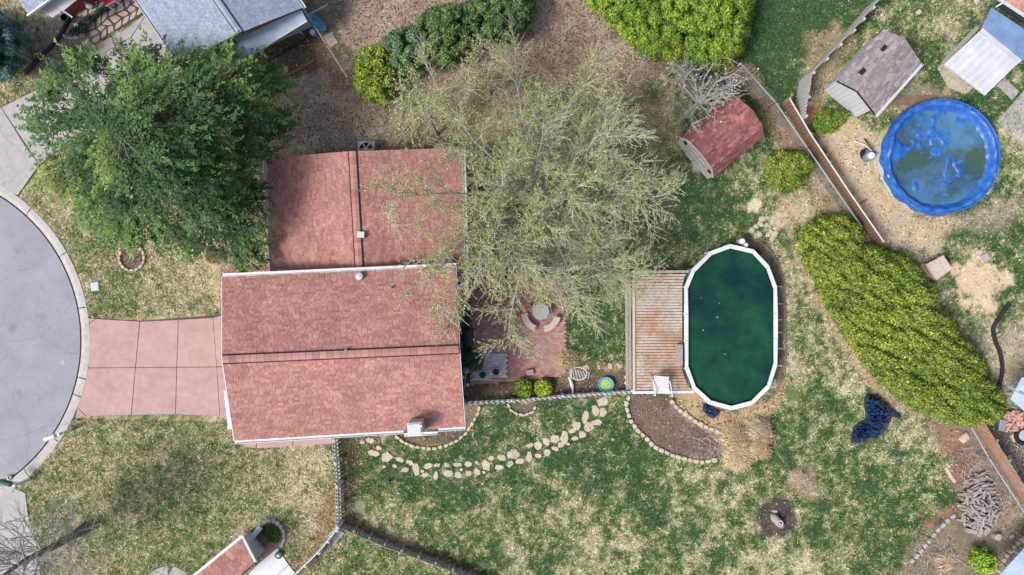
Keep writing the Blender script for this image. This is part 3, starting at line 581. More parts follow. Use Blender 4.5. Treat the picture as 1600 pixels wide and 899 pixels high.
# chimney
ch = MB(); c0 = P(650, 668, 4.9); ch.box((c0.x, c0.y, 4.55), (.54, .52, 1.5), .06); chim = ch.build('chimney', 'siding', house)
q = MB(); q.box((c0.x, c0.y, 5.33), (.60, .54, .05), .06); q.box((c0.x, c0.y, 5.39), (.50, .44, .06), .06); q.box((c0.x + .24, c0.y + .15, 5.42), (.14, .1, .1), .06); q.box((c0.x + .3, c0.y - .15, 5.36), (.12, .1, .08), .06); q.build('chimney_cap', 'white_metal', chim)
def roof_z(px, py, poly_e, poly_r): pass
def vent(parent, px, py, z, kind):
    p = P(px, py, z); m = MB()
    if kind == 'turbine': m.lathe((p.x, p.y, z - .15), [(.14, 0), (.14, .18), (.17, .2), (.15, .3), (.05, .34)], 12)
    elif kind == 'pipe': m.lathe((p.x, p.y, z - .2), [(.09, 0), (.05, .12), (.05, .4)], 10)
    else: m.box((p.x, p.y, z), (.30, .26, .16), -.06)
    m.build('roof_vent', 'white_metal' if kind != 'pipe' else 'grey_plastic', parent)
vent(house, 562, 432, 4.2, 'turbine'); vent(house, 611, 450, 4.35, 'pipe'); vent(house, 541.5, 547, 5.25, 'pipe'); 
# lower wing
ze, zr = 2.45, 3.55
wTL, wBL = P(416, 247, ze), P(427, 440, ze); kT, kB = P(550.5, 236, zr), P(562.5, 440, zr); wTR, wBR = P(722, 231, ze), P(727, 440, ze)
slope(house, wTL, wBL, kB, kT, 'shingle_red'); slope(house, wBR, wTR, kT, kB, 'shingle_red')
ridge_cap(house, kT + Vector((0, -.02, .03)), kB + Vector((0, 0, .03)), 'shingle_red')
gutter(house, wBL + Vector((-.07, .45, -.04)), wTL + Vector((-.07, 0, -.04))); gutter(house, wTR + Vector((.07, 0, -.04)), wBR + Vector((.07, .6, -.04)))
vent(house, 564, 367, 3.62, 'box')
WW = [(wTL.x + .35, wTL.y - .3), (wTL.x + .75, W4[3][1] + .05), (wTR.x - .35, W4[3][1] + .05), (wTR.x - .35, wTR.y - .3)]
inset_wall(house, WW, -.1, [2.4, 2.4, 2.4, 2.4], 'siding')
bm = MB(); bm.add([(WW[0][0], WW[0][1], 2.4), (WW[3][0], WW[3][1], 2.4), (kT.x, WW[3][1], 3.38), (WW[0][0], WW[0][1] - .1, 2.4), (WW[3][0], WW[3][1] - .1, 2.4), (kT.x, WW[3][1] - .1, 3.38)], [(0, 1, 2), (5, 4, 3), (0, 2, 5, 3), (1, 4, 5, 2)]); bm.build('gable_wall', 'siding', house)
# openings in the wall that faces the patio
xw = W4[1][0]
def face_x(y): return lerp(W4[1][0], W4[2][0], (y - W4[1][1]) / (W4[2][1] - W4[1][1]))
for y0, y1, z0, z1, nm in ((-1.6, 0.4, .1, 2.2, 'sliding_door'), (-3.6, -2.4, 2.3, 3.4, 'window'), (-4.9, -4.1, 2.3, 3.4, 'window'), (-3.3, -2.6, .1, 2.1, 'door')):
    xm = face_x((y0 + y1) / 2) + .02; bm = MB(); bm.box((xm, (y0 + y1) / 2, (z0 + z1) / 2), (.08, y1 - y0, z1 - z0)); fr = bm.build(nm, 'white_trim', house)
    for k in range(2):
        MB().box((xm + .045, y0 + (y1 - y0) * (.27 + .46 * k), (z0 + z1) / 2), (.02, (y1 - y0) * .42, (z1 - z0) * .88)).build('pane', 'glass_dark', fr)
p = P(716.5, 538); bm = MB(); bm.tube([(eTR.x + .12, eTR.y - 3.0, 2.9), (eTR.x + .16, eTR.y - 4.0, 2.9)], .05, 6); bm.build('cable_conduit', 'black_plastic', house)
bm = MB(); gx0 = W4[0][0] - .02; bm.box((gx0 - .03, (rL.y), 1.1), (.06, 4.4, 2.2)); gd = bm.build('garage_door', 'white_trim', house)
for k in range(4): MB().box((gx0 - .07, rL.y, .28 + .55 * k), (.02, 4.3, .48)).build('door_panel', 'vinyl', gd)

# ------------------------------------------------------------------ gambrel shed
def hprism(parent, name, m, f, bk):   # solid between two matching rings
    n = len(f); b = MB(); b.add(list(f) + list(bk), [tuple(range(n)), tuple(range(n, 2 * n))[::-1]] + [(i, i + n, (i + 1) % n + n, (i + 1) % n) for i in range(n)]); return b.build(name, m, parent)
shed = thing('barn_shed', 'small barn shaped shed with dark red shingle roof and cream front', 'shed', tuple(P(1125, 225)))
zz = (1.3, 2.0, 2.35)
F = [P(1063, 216, 1.35), P(1074, 219, 1.9), P(1097, 242, 2.2), P(1112, 263, 1.9), P(1114, 277, 1.35)]
B = [P(1141, 149, 1.35), P(1153, 152, 1.9), P(1177, 173, 2.2), P(1192, 198, 1.9), P(1193.5, 213, 1.35)]
for i in range(4):
    if i < 2: slope(shed, B[i], F[i], F[i + 1], B[i + 1], 'shingle_barn', tab=.24, row=.12)
    else: slope(shed, F[i + 1], B[i + 1], B[i], F[i], 'shingle_barn', tab=.24, row=.12)
d = (B[2] - F[2]).normalized(); off = Vector((d.x, d.y, 0)) * .10
ww = (F[4] - F[0]); ww.z = 0; wn = ww.normalized()
f = [F[0] + wn * .05 + off, F[1] + off, F[2] + off, F[3] + off, F[4] - wn * .02 + off]; f = [Vector((v.x, v.y, v.z - .11)) for v in f]
base0, base1 = Vector((f[0].x, f[0].y, .05)), Vector((f[4].x, f[4].y, .05))
fr = [base0] + f + [base1]; hprism(shed, 'front_wall', 'cream', fr, [v + off * .6 for v in fr])
bo = (B[2] - F[2]) * .95; hprism(shed, 'back_wall', 'siding', [v + bo - off for v in fr], [v + bo - off * .5 for v in fr])
for a_, b_ in ((base0 + off * .7, base0 + bo - off * 1.1), (base1 + off * .7, base1 + bo - off * 1.1)): MB().beam(a_ + Vector((0, 0, .6)), b_ + Vector((0, 0, .6)), .06, 1.2).build('side_wall', 'siding', shed)
out = -off.normalized() * .025
mid = (base0 + base1) / 2
for s_ in (-1, 1):
    dd = MB(); a_ = mid + wn * (.02 * s_) + out; b_ = mid + wn * (.48 * s_) + out
    dd.hexa([a_, b_, b_ + out, a_ + out], [v + Vector((0, 0, 1.45)) for v in (a_, b_, b_ + out, a_ + out)]); dr = dd.build('door', 'white_trim', shed)
    for hz in (.25, .8, 1.35): MB().beam(a_ + out * 1.4 + Vector((0, 0, hz)), b_ + out * 1.4 + Vector((0, 0, hz)), .03, .06).build('batten', 'siding', dr)
    v_ = mid + wn * (.86 * s_) + out; MB().beam(v_ + wn * .1 + Vector((0, 0, 1.15)), v_ - wn * .1 + Vector((0, 0, 1.15)), .05, .22).build('wall_vent', 'dark_gap', shed)
for k in range(4): MB().beam(F[k] + Vector((0, 0, -.05)), F[k + 1] + Vector((0, 0, -.05)), .04, .09).build('rake_trim', 'white_trim' if k else 'white_trim', shed)

# ------------------------------------------------------------------ grey shed
gs = thing('garden_shed', 'white walled shed with weathered grey brown shingle roof', 'shed', tuple(P(1365, 115)))
fl_, fm, fr_ = P(1308, 127, 2.0), P(1339, 143, 2.45), P(1368, 180, 1.9); bl_, bm_, br_ = P(1381, 46, 2.0), P(1414, 60, 2.45), P(1440, 99, 1.9)
slope(gs, bl_, fl_, fm, bm_, 'shingle_grey', tab=.26, row=.12); slope(gs, fr_, br_, bm_, fm, 'shingle_grey', tab=.26, row=.12)
d = (bm_ - fm); d.z = 0; dn = d.normalized(); wv = Vector((dn.y, -dn.x, 0)); o2 = dn * .18
ring = [fl_ + o2 + wv * .08, fm + o2, fr_ + o2 - wv * .25]; ring = [Vector((v.x, v.y, v.z - .12)) for v in ring]
ring = [Vector((ring[0].x, ring[0].y, 0))] + ring + [Vector((ring[2].x, ring[2].y, 0))]
fwall = hprism(gs, 'front_wall', 'vinyl', ring, [v + dn * .1 for v in ring]); hprism(gs, 'back_wall', 'vinyl', [v + d * .93 for v in ring], [v + d * .93 - dn * .08 for v in ring])
for i, e in ((0, 1.8), (4, 1.7)): MB().beam(ring[i] + dn * .11 + Vector((0, 0, e / 2)), ring[i] + d * .92 + Vector((0, 0, e / 2)), .08, e).build('side_wall', 'vinyl', gs)
for k in range(9):
    t = (k + .5) / 9; a_ = lerp(ring[0], ring[4], t) - dn * .012; top = min(lerp(ring[1].z, ring[2].z, t * 2) if t < .5 else lerp(ring[2].z, ring[3].z, t * 2 - 1), 3) - .03
    MB().beam(a_ + Vector((0, 0, .02)), a_ + Vector((0, 0, top)), .05, .02).build('siding_batten', 'white_trim', gs)
for a_, b_ in ((1382, 77), (1348, 113)):
    p = P(a_, b_, 2.26); MB().box((p.x, p.y, 2.26), (.30, .28, .12), math.atan2(d.y, d.x)).build('roof_vent', 'black_plastic', gs)
gutter(gs, fr_ + wv * .06 + Vector((0, 0, -.03)), br_ + wv * .06 + Vector((0, 0, -.03)), 'white_trim', .1)
MB().beam(fl_ + Vector((0, 0, -.03)), fm + Vector((0, 0, -.03)), .03, .1).build('rake_trim', 'dark_gap', gs); MB().beam(fm + Vector((0, 0, -.03)), fr_ + Vector((0, 0, -.03)), .03, .1).build('rake_trim', 'dark_gap', gs)

# ------------------------------------------------------------------ carport and house at the upper right corner
def ribbed(parent, name, m, a, b, c, d, n, rib=.03, th=.05):
    """metal sheet a-b front edge, d-c back edge, ribs run a->d"""
    a, b, c, d = map(Vector, (a, b, c, d)); s = MB(); up = Vector((0, 0, 1))
    s.hexa([p - up * th for p in (a, b, c, d)], [a, b, c, d]); o = s.build(name, m, parent)
    for k in range(n):
        t = (k + .5) / n; w = .18 / n
        p, q = lerp(a, b, t - w), lerp(a, b, t + w); r, u = lerp(d, c, t + w), lerp(d, c, t - w)
        s = MB(); s.hexa([v + up * .001 for v in (p, q, r, u)], [v + up * rib for v in (lerp(p, q, .2), lerp(p, q, .8), lerp(u, r, .8), lerp(u, r, .2))]); s.build('rib', m, o)
    return o
cp = thing('carport', 'white ribbed metal carport roof joined to a blue metal porch roof', 'carport', tuple(P(1535, 95)))
ribbed(cp, 'white_roof_sheet', 'white_metal', P(1476, 100, 2.3), P(1540, 148, 2.3), P(1593, 97, 2.75), P(1533, 47, 2.75), 7, .05)
ribbed(cp, 'blue_roof_sheet', 'blue_metal', P(1533, 46, 2.77), P(1594, 96, 2.77), P(1625, 62, 3.1), P(1549, 12, 3.1), 22, .02)
MB().beam(P(1533, 47, 2.78), P(1594, 97, 2.78), .2, .05).build('ridge_flashing', 'white_metal', cp)
MB().beam(P(1476, 100, 2.25), P(1540, 148, 2.25), .08, .14).build('fascia', 'white_trim', cp)
for x, y in ((1533, 74), (1563, 108), (1575, 70)): MB().beam(P(x, y, 2.2), (P(x, y, 2.2).x, P(x, y, 2.2).y, 0), .09, .09).build('post', 'white_trim', cp)
MB().hexa([P(1470, 98, 1.0), P(1476, 103, 1.0), P(1530, 45, 1.0), P(1526, 40, 1.0)], [P(1470, 98, 1.05), P(1476, 103, 1.05), P(1530, 45, 1.05), P(1526, 40, 1.05)]).build('side_shelf', 'wood_grey', cp)
h3 = thing('corner_house', 'house with pink shingle roof at the top right corner', 'house', tuple(P(1620, -10)))
slope(h3, P(1562, -4, 3.4), P(1640, 46, 3.4), P(1690, -30, 4.6), P(1590, -90, 4.6), 'shingle_red')
gutter(h3, P(1560, -3, 3.35), P(1640, 49, 3.35))
MB().hexa([P(1556, 9, 3.2), P(1563, 3, 3.2), P(1640, 52, 3.2), P(1633, 60, 3.2)], [P(1556, 9, 3.25), P(1563, 3, 3.25), P(1640, 52, 3.25), P(1633, 60, 3.25)]).build('dark_clerestory', 'glass_dark', h3)
MB().box((P(1640, -20).x, P(1640, -20).y, 1.6), (3.2, 2.6, 3.2), -.55).build('wall', 'siding', h3)
for x, y in ((1556, 11), (1564, 3)): MB().beam(P(x, y, 3.26), P(x + 14, y - 8, 3.26), .06, .06).build('trim', 'white_trim', h3)

# ------------------------------------------------------------------ house upper left (blue-grey roof) and brick house
hA = thing('blue_roof_house', 'house with blue grey shingle gable roof and pale awning at the top', 'house', tuple(P(350, 20)))
A1, A2, A3 = P(282, 98, 3.0), P(375, 52, 4.0), P(474, 12, 3.0); dv = Vector((-38, 55, 0)) * S * 2.4
slope(hA, A1 + dv, A1, A2, A2 + dv, 'shingle_blue'); slope(hA, A3, A3 + dv, A2 + dv, A2, 'shingle_blue')
ridge_cap(hA, A2 + Vector((0, 0, .02)), A2 + dv + Vector((0, 0, .02)), 'shingle_blue', .24)
gutter(hA, A1 + Vector((-.06, 0, -.04)), A1 + dv + Vector((-.06, 0, -.04))); gutter(hA, A3 + dv + Vector((.05, 0, -.04)), A3 + Vector((.05, 0, -.04)))
MB().hexa([P(350, 72, 2.6), P(367, 101, 2.3), P(479, 32, 2.3), P(470, 14, 2.6)], [P(350, 72, 2.66), P(367, 101, 2.36), P(479, 32, 2.36), P(470, 14, 2.66)]).build('awning', 'pale_blue_metal', hA)
MB().beam(P(367, 102, 2.3), P(480, 33, 2.3), .07, .12).build('awning_fascia', 'white_trim', hA)
for x, y in ((392, 66), (450, 26)): MB().beam(P(x, y, 2.3), (P(x, y, 2.3).x, P(x, y, 2.3).y, 0), .09, .09).build('post', 'white_trim', hA)
q0, q1 = lerp(A1, A2, .08), lerp(A3, A2, .08); n_ = dv.normalized() * .3
gw = [Vector((q0.x, q0.y, 0)), Vector((q0.x, q0.y, 2.95)), Vector((A2.x, A2.y, 3.85)), Vector((q1.x, q1.y, 2.95)), Vector((q1.x, q1.y, 0))]
hprism(hA, 'gable_wall', 'siding', [v + n_ for v in gw], [v + n_ * 1.5 for v in gw])
hB = thing('brick_house', 'red brick house corner with blue shingle roof and white porch roof', 'house', tuple(P(90, -10)))
slope(hB, P(27, -2, 3.0), P(45, 24, 3.0), P(120, -42, 3.9), P(100, -70, 3.9), 'shingle_blue')
MB().beam(P(44, 25, 2.95), P(82, -3, 3.35), .07, .14).build('rake_board', 'white_trim', hB)
MB().hexa([P(61, 14, 2.5), P(83, 27, 2.3), P(98, 16, 2.3), P(79, 2, 2.5)], [P(61, 14, 2.55), P(83, 27, 2.35), P(98, 16, 2.35), P(79, 2, 2.55)]).build('porch_roof', 'white_metal', hB)
MB().hexa([P(79, 3, 2.62), P(99, 17, 2.42), P(130, -8, 2.42), P(112, -20, 2.62)], [P(79, 3, 2.67), P(99, 17, 2.47), P(130, -8, 2.47), P(112, -20, 2.67)]).build('porch_roof', 'white_metal', hB)
MB().beam(P(62, 15, 2.45), P(84, 28, 2.25), .05, .1).build('fascia', 'white_trim', hB); MB().beam(P(97, 16.5, 2.3), P(113, 27, 2.1), .05, .08).build('porch_rail', 'white_trim', hB)
MB().beam(P(112, 27, 2.1), P(112, 27, 0), .06, .06).build('downspout', 'white_trim', hB)
a_, b_ = P(112, 26, 0), P(158, -4, 0); t0, t1 = P(104, 17, 2.2), P(146, -10, 2.2); dd = (b_ - a_).normalized(); nn = Vector((-dd.y, dd.x, 0))
wl = MB(); wl.hexa([a_ + nn * .03, b_ + nn * .03, b_ + nn * .2, a_ + nn * .2], [v + Vector((0, 0, 2.3)) for v in (a_ + nn * .03, b_ + nn * .03, b_ + nn * .2, a_ + nn * .2)]); wall_b = wl.build('wall', 'mortar', hB)
bk = MB(); bk.box((0, 0, 0), (.23, .09, .075)); bme = bk.mesh('brick'); bme.materials.append(M['brick_wall'])
Lw = (b_ - a_).length
for r in range(26):
    x = .13 + (.125 if r % 2 else 0)
    while x < Lw - .1:
        o = bpy.data.objects.new('brick', bme); COL.objects.link(o); o.parent = wall_b; pp = a_ + dd * x + Vector((0, 0, .05 + .087 * r)); o.location = pp - ORG[hB.name]; o.rotation_euler = (0, 0, math.atan2(dd.y, dd.x)); x += .25
bm = MB(); p = P(168, 2, 1.0); bm.hexa([P(157, -2, .9), P(165, 9, .9), P(180, 0, .9), P(172, -10, .9)], [P(157, -2, 1.0), P(165, 9, 1.0), P(180, 0, 1.0), P(172, -10, 1.0)])
can = thing('red_canopy', 'small bright red door canopy with white edge above the flagstones', 'canopy', tuple(P(168, -2, 0))); bm.build('roof_panel', 'red_paint', can)
MB().beam(P(165, 10, .93), P(180, 1, .93), .04, .1).build('edge_trim', 'white_trim', can)
for x, y in ((166, 7.5), (178, 0)): MB().beam(P(x, y, .89), (P(x, y, .89).x, P(x, y, .89).y, 0), .05, .05).build('post', 'white_trim', can)

# ------------------------------------------------------------------ bottom left house
hC = thing('gabled_house', 'house corner with red shingle roof and white gable wall at bottom', 'house', tuple(P(345, 900)))
c1, c2, c3 = P(300, 902, 1.7), P(378, 838, 1.7), P(399, 879, 2.3); cx = P(325, 940, 2.3)
slope(hC, c2, c1, cx, c3, 'shingle_red', tab=.28, row=.15)
MB().beam(c1 + Vector((0, 0, .02)), c2 + Vector((0, 0, .02)), .12, .1).build('gutter', 'white_trim', hC); MB().beam(c2 + Vector((.03, .03, .0)), c3 + Vector((.03, .03, .0)), .10, .14).build('rake_board', 'white_trim', hC)
e_ = (c1 - c2).normalized(); g_ = (c3 - c2) * .06; rg = [c2 + g_, c3 - g_ * .5]; rg = [Vector((v.x, v.y, v.z - .13)) + e_ * .28 for v in rg]; rg = [Vector((rg[0].x, rg[0].y, -.1))] + rg + [Vector((rg[1].x, rg[1].y, -.1))]
hprism(hC, 'gable_wall', 'white_metal', rg, [v + e_ * 2.2 for v in rg])
slabs('patio_slab', 'pale blue grey concrete patio beside the bottom gable wall', 'patio', [[(372,915),(404,880),(434,856),(452,882),(410,920)], [(410,920),(452,882),(470,905),(440,950)]], 'white_metal', .06)
slabs('gravel_bed', 'dark brown gravel square between gable wall and stone ring', 'bed', [[(390,847),(409,827),(436,853),(417,873)]], 'wood_brown', .04)
lw = thing('low_wall', 'short low white wall beside the dark gravel square', 'wall', tuple(P(397, 835))); MB().beam(P(386, 849, .2), P(407, 824, .2), .18, .4).build('wall', 'vinyl', lw); MB().beam(P(386, 849, .42), P(407, 824, .42), .24, .05).build('coping', 'white_trim', lw)
bm = MB(); p = P(436, 867, .1); bm.lathe((p.x, p.y, .06), [(.16, 0), (.18, .14), (.12, .16)], 12); fx_ = thing('green_basin', 'small green round basin on the pale patio slab at bottom', 'basin', (p.x, p.y, .06)); bm.build('basin', 'green_paint', fx_); MB().box((p.x, p.y, .24), (.12, .1, .06)).build('lid', 'white_trim', fx_)
hD = thing('neighbour_roof', 'pale metal roof corner in the bottom right corner', 'roof', tuple(P(1610, 900)))
ribbed(hD, 'roof_sheet', 'pale_blue_metal', P(1556, 905, 2.2), P(1605, 852, 2.2), P(1660, 880, 2.9), P(1610, 960, 2.9), 8, .02)
for x, y in ((1600, 915), (1630, 885)): MB().beam(P(x, y, 2.2), (P(x, y, 2.2).x, P(x, y, 2.2).y, 0), .09, .09).build('post', 'white_trim', hD)
hE = thing('metal_lean_to', 'blue grey metal lean-to roof at the right edge', 'roof', tuple(P(1600, 625)))
ribbed(hE, 'roof_sheet', 'pale_blue_metal', P(1579, 624, 1.7), P(1612, 652, 1.7), P(1640, 600, 2.2), P(1597, 590, 2.2), 5, .02)
MB().beam(P(1573, 604, 1.75), P(1606, 618, 2.0), .12, .1).build('ridge_pipe', 'grey_plastic', hE)
for x, y in ((1608, 622), (1622, 640)): MB().beam(P(x, y, 1.66), (P(x, y, 1.66).x, P(x, y, 1.66).y, 0), .08, .08).build('post', 'white_trim', hE)

# ------------------------------------------------------------------ oval pool
ZP = 1.05
RIM = [(1141,380.5),(1178,389),(1202,414),(1214.5,447),(1216,489),(1216,531),(1215,572),(1203,608),(1176,634),(1143,642.5),(1109,633.5),(1083,610.5),(1070,578),(1068.5,534),(1068.5,490),(1069,447),(1081.5,419),(1110,391.5)]
RIM = [(x + (1142.5 - x) * .008, y + (511.5 - y) * .008) for x, y in RIM]
pool = thing('oval_pool', 'oval above-ground pool of dark green water with white rim', 'pool', tuple(P(1142, 511)))
W = [P(x, y, ZP) for x, y in RIM]; pc = sum(W, Vector()) / len(W); n = len(W)
def off(p, dist): d = Vector((p.x - pc.x, p.y - pc.y, 0)); return p - d.normalized() * dist
for i in range(n):
    a, c = W[i], W[(i + 1) % n]; g = (c - a).normalized() * .008; ai, ci = off(a, .20), off(c, .20)
    MB().hexa([v - Vector((0, 0, .05)) for v in (a + g, c - g, ci - g, ai + g)], [a + g, c - g, ci - g, ai + g]).build('rim_plate', 'vinyl', pool)
    a2, c2 = off(a, .07), off(c, .07)
    MB().hexa([Vector((v.x, v.y, 0)) for v in (a2, c2, off(c, .10), off(a, .10))], [Vector((v.x, v.y, ZP - .055)) for v in (a2, c2, off(c, .10), off(a, .10))]).build('wall_panel', 'pool_wall', pool)
    a2, c2 = off(a, .105), off(c, .105)
    MB().hexa([Vector((v.x, v.y, .02)) for v in (a2, c2, off(c, .12), off(a, .12))], [Vector((v.x, v.y, ZP - .06)) for v in (a2, c2, off(c, .12), off(a, .12))]).build('liner', 'liner_blue', pool)
    MB().box((off(a, .06).x, off(a, .06).y, (ZP - .06) / 2), (.12, .12, ZP - .06), math.atan2(a.y - pc.y, a.x - pc.x)).build('upright', 'pool_wall', pool)
wt = [off(p, .13) for p in W]; bm = MB(); bm.add([(p.x, p.y, .82) for p in wt][::-1], [tuple(range(n))]); bm.build('water', 'pool_water', pool)
for y in (448, 475, 500, 520, 545, 572):
    a = P(1214, y, .35); MB().beam(a, a + Vector((.26, 0, -.1)), .05, .05).build('strut', 'vinyl', pool)
# floating leaves and specks
fm_ = MB()
for i in range(5):
    t = random.uniform(0, 6.28); r = random.random() ** .5; q = P(1142 + 62 * r * math.cos(t), 515 + 112 * r * math.sin(t), .83)
    s_ = random.uniform(.015, .035); rz = random.uniform(0, 3)
    fm_.prism([(q.x + s_ * math.cos(rz + k) * (1 if k % 2 else .6), q.y + s_ * math.sin(rz + k)) for k in (0, 1, 2.2, 3.3, 4.5)], .823, .832)
tag(fm_.build('floating_leaves', 'stone_tan'), 'tiny pale leaves floating on the green pool water', 'leaves', kind='stuff')
pm = thing('pool_skimmer', 'white round skimmer and return fitting at the pool top edge', 'skimmer', tuple(P(1161, 379)))
for x, y, r, m_ in ((1160, 377, .14, 'vinyl'), (1166, 383, .1, 'vinyl')):
    q = P(x, y, .9); MB().lathe((q.x, q.y, .3), [(r, 0), (r, .6), (r * .8, .63)], 14).build('canister', m_, pm)
q = P(1187, 395, .5); tag(MB().lathe((q.x, q.y, 0), [(.14, 0), (.16, .25), (.1, .4), (.1, .5)], 12).build('pool_pump', 'black_plastic', origin=(q.x, q.y, 0)), 'black pool pump beside the upper right pool rim', 'pump')
# black edging round the pool bed
ed = [(1160, 370), (1185, 376), (1205, 392), (1219, 418), (1226, 445), (1228, 500), (1228, 560), (1225, 590), (1212, 615), (1195, 630)]
tag(MB().tube([P(x, y, .05) for x, y in ed], .035, 6).build('bed_edging', 'wood_brown'), 'dark flexible edging strip curving right of the oval pool', 'edging')
# ------------------------------------------------------------------ deck
ZD = .92
deck = thing('pool_deck', 'weathered wooden plank deck beside the oval pool', 'deck', tuple(P(1030, 520)))
y = 428.
k = 0
def deck_right(y): return np.interp(y, [425, 434, 447, 578, 602, 612], [1075, 1069, 1066, 1066, 1074, 1080])
while y < 610:
    y2 = y + 4.55; g = .42; r0, r1 = deck_right(y), deck_right(min(y2, 611)); xl = 992 + (y - 428) * 0.01; j = random.uniform(-.006, .006); sl_ = (y - 428) / 184 * .6
    MB().hexa([P(xl, y + g, ZD - .04), P(xl, y2 - g, ZD - .04), P(r1, y2 - g, ZD - .04), P(r0, y + g, ZD - .04)], [P(xl, y + g, ZD + j), P(xl, y2 - g, ZD + j), P(r1, y2 - g, ZD + j), P(r0, y + g, ZD + j)]).build('plank', 'wood_deck', deck); y = y2
for x in (1000, 1028, 1060): MB().beam(P(x, 430, ZD - .13), P(x, 610, ZD - .13), .05, .15).build('joist', 'wood_brown', deck)
MB().beam(P(990, 427, ZD + .02), P(990.6, 612, ZD + .02), .12, .1).build('rim_board', 'wood_pale', deck)
MB().beam(P(989, 425.5, ZD + .03), P(1076, 424.5, ZD + .03), .12, .12).build('rim_board', 'wood_grey', deck)
MB().beam(P(988, 613.5, ZD + .03), P(1084, 612.5, ZD + .03), .12, .12).build('rim_board', 'vinyl', deck)
for x in (978.5, 983.5): MB().beam(P(x, 431, .5), P(x + 1.5, 612, .5), .13, .05).build('step_board', 'wood_grey', deck)
for y in (440, 520, 600):
    MB().beam(P(981, y, .24), P(982, y + 2, .24), .2, .44).build('step_riser', 'wood_brown', deck)
for x, y in ((996, 432), (996, 520), (996, 606), (1060, 432), (1060, 520), (1060, 606)): MB().beam(P(x, y, ZD - .21), (P(x, y, ZD - .21).x, P(x, y, ZD - .21).y, -.1), .1, .1).build('post', 'wood_brown', deck)
bb = thing('deck_box', 'grey wooden box bench on the deck against the pool rim', 'box', tuple(P(1062, 555, ZD)))
MB().hexa([P(1057, 539, ZD + .012), P(1057, 570, ZD + .012), P(1066.5, 570, ZD + .012), P(1066.5, 539, ZD + .012)], [P(1057, 539, ZD + .3), P(1057, 570, ZD + .3), P(1066.5, 570, ZD + .3), P(1066.5, 539, ZD + .3)]).build('body', 'wood_grey', bb)
for x in (1058.9, 1062, 1065.1): MB().beam(P(x, 538.5, ZD + .33), P(x, 570.5, ZD + .33), .085, .04).build('lid_board', 'wood_grey', bb)
# white resin chair on the deck
chair = thing('resin_chair', 'white plastic reclining garden chair on the deck edge', 'chair', tuple(P(1032, 600, ZD)))
def cw(u, v, z):  # u across, v along (0 back .. 1 feet)
    a = P(1016 + 25 * u + v * 5, 584 + 33 * v + 2 * u, ZD); return Vector((a.x, a.y, ZD + z))
MB().hexa([cw(.04, 0, .78), cw(.96, 0, .78), cw(.95, .05, .74), cw(.05, .05, .74)], [cw(.04, 0, .84), cw(.96, 0, .84), cw(.95, .05, .8), cw(.05, .05, .8)]).build('back_top_rail', 'vinyl', chair)
for k in range(6):
    v0, v1 = .06 + k * .085, .06 + k * .085 + .07; z0, z1 = .76 - k * .06, .76 - k * .06 - .05
    MB().hexa([cw(.05, v0, z0 - .02), cw(.95, v0, z0 - .02), cw(.95, v1, z1 - .02), cw(.05, v1, z1 - .02)], [cw(.05, v0, z0), cw(.95, v0, z0), cw(.95, v1, z1), cw(.05, v1, z1)]).build('back_slat', 'vinyl', chair)
MB().hexa([cw(.05, .57, .37), cw(.95, .57, .37), cw(.98, .86, .42), cw(.02, .86, .42)], [cw(.05, .57, .40), cw(.95, .57, .40), cw(.98, .86, .45), cw(.02, .86, .45)]).build('seat', 'vinyl', chair)
for u in (-.02, 1.02):
    MB().tube([cw(u, .22, .62), cw(u, .3, .66), cw(u, .85, .66), cw(u, .95, .6), cw(u, 1.0, .01)], .03, 8).build('armrest', 'vinyl', chair); MB().tube([cw(u, .3, .66), cw(u, .05, .01)], .03, 8).build('leg', 'vinyl', chair)
# ------------------------------------------------------------------ round pool
RC = (1472.5, 244.5); RR = 88; ZC = .92
rp = thing('round_pool', 'round above-ground pool under a sagging blue cover', 'pool', tuple(P(*RC)))
ctr = P(*RC, ZC); R0 = RR * S * (H - ZC) / H
for k in range(18):
    a0, a1 = 2 * math.pi * k / 18 + .004, 2 * math.pi * (k + 1) / 18 - .004; r = R0 * .985
    q = [(ctr.x + rr * math.cos(t), ctr.y + rr * math.sin(t)) for rr, t in ((r, a0), (r, (a0 + a1) / 2), (r, a1), (r - .05, a1), (r - .05, a0))]
    MB().prism(q, 0, ZC - .06).build('wall_panel', 'pool_wall', rp); MB().box((ctr.x + r * math.cos(a0), ctr.y + r * math.sin(a0), (ZC - .05) / 2), (.1, .14, ZC - .05), a0).build('upright', 'vinyl', rp)
    q = [(ctr.x + rr * math.cos(t), ctr.y + rr * math.sin(t)) for rr, t in ((R0 * .995, a0), (R0 * .995, (a0 + a1) / 2), (R0 * .995, a1), (R0 * .955, a1), (R0 * .955, a0))]
    MB().prism(q, ZC - .055, ZC - .015).build('rim_plate', 'vinyl', rp)
nr, na = 44, 120; rr = np.linspace(0.0, 1.075, nr)[:, None]; aa = np.linspace(0, 2 * np.pi, na, endpoint=False)[None, :]
cxp, cyp = rr * np.cos(aa) * 100, rr * np.sin(aa) * 100
fold = fbm(cxp + 300, cyp + 200, 26, 61, 4, .6) - .5; rid = 1 - np.abs(fbm(cxp + 100, cyp + 400, 20, 71, 3) - .5) * 7
zc = np.where(rr < .93, ZC + .04 - .42 * np.clip((.93 - rr) / .10, 0, 1) ** .7, ZC + .04)
zc = zc + np.where(rr < .86, fold * .24 + np.clip(rid, 0, 1) * .09, fold * .05) + .035 * np.sin(aa * 23 + 4 * fold) * np.clip((rr - .82) / .1, 0, 1)
zc = np.where(rr > .995, zc - (rr - .995) / .08 * (.30 + .22 * np.sin(aa * 9 + 1) ** 2), zc)
bulge = np.exp(-((rr * np.cos(aa) + .80) ** 2 + (rr * np.sin(aa) - .16) ** 2) / .022); zc = zc + bulge * .34 * (rr < .97)
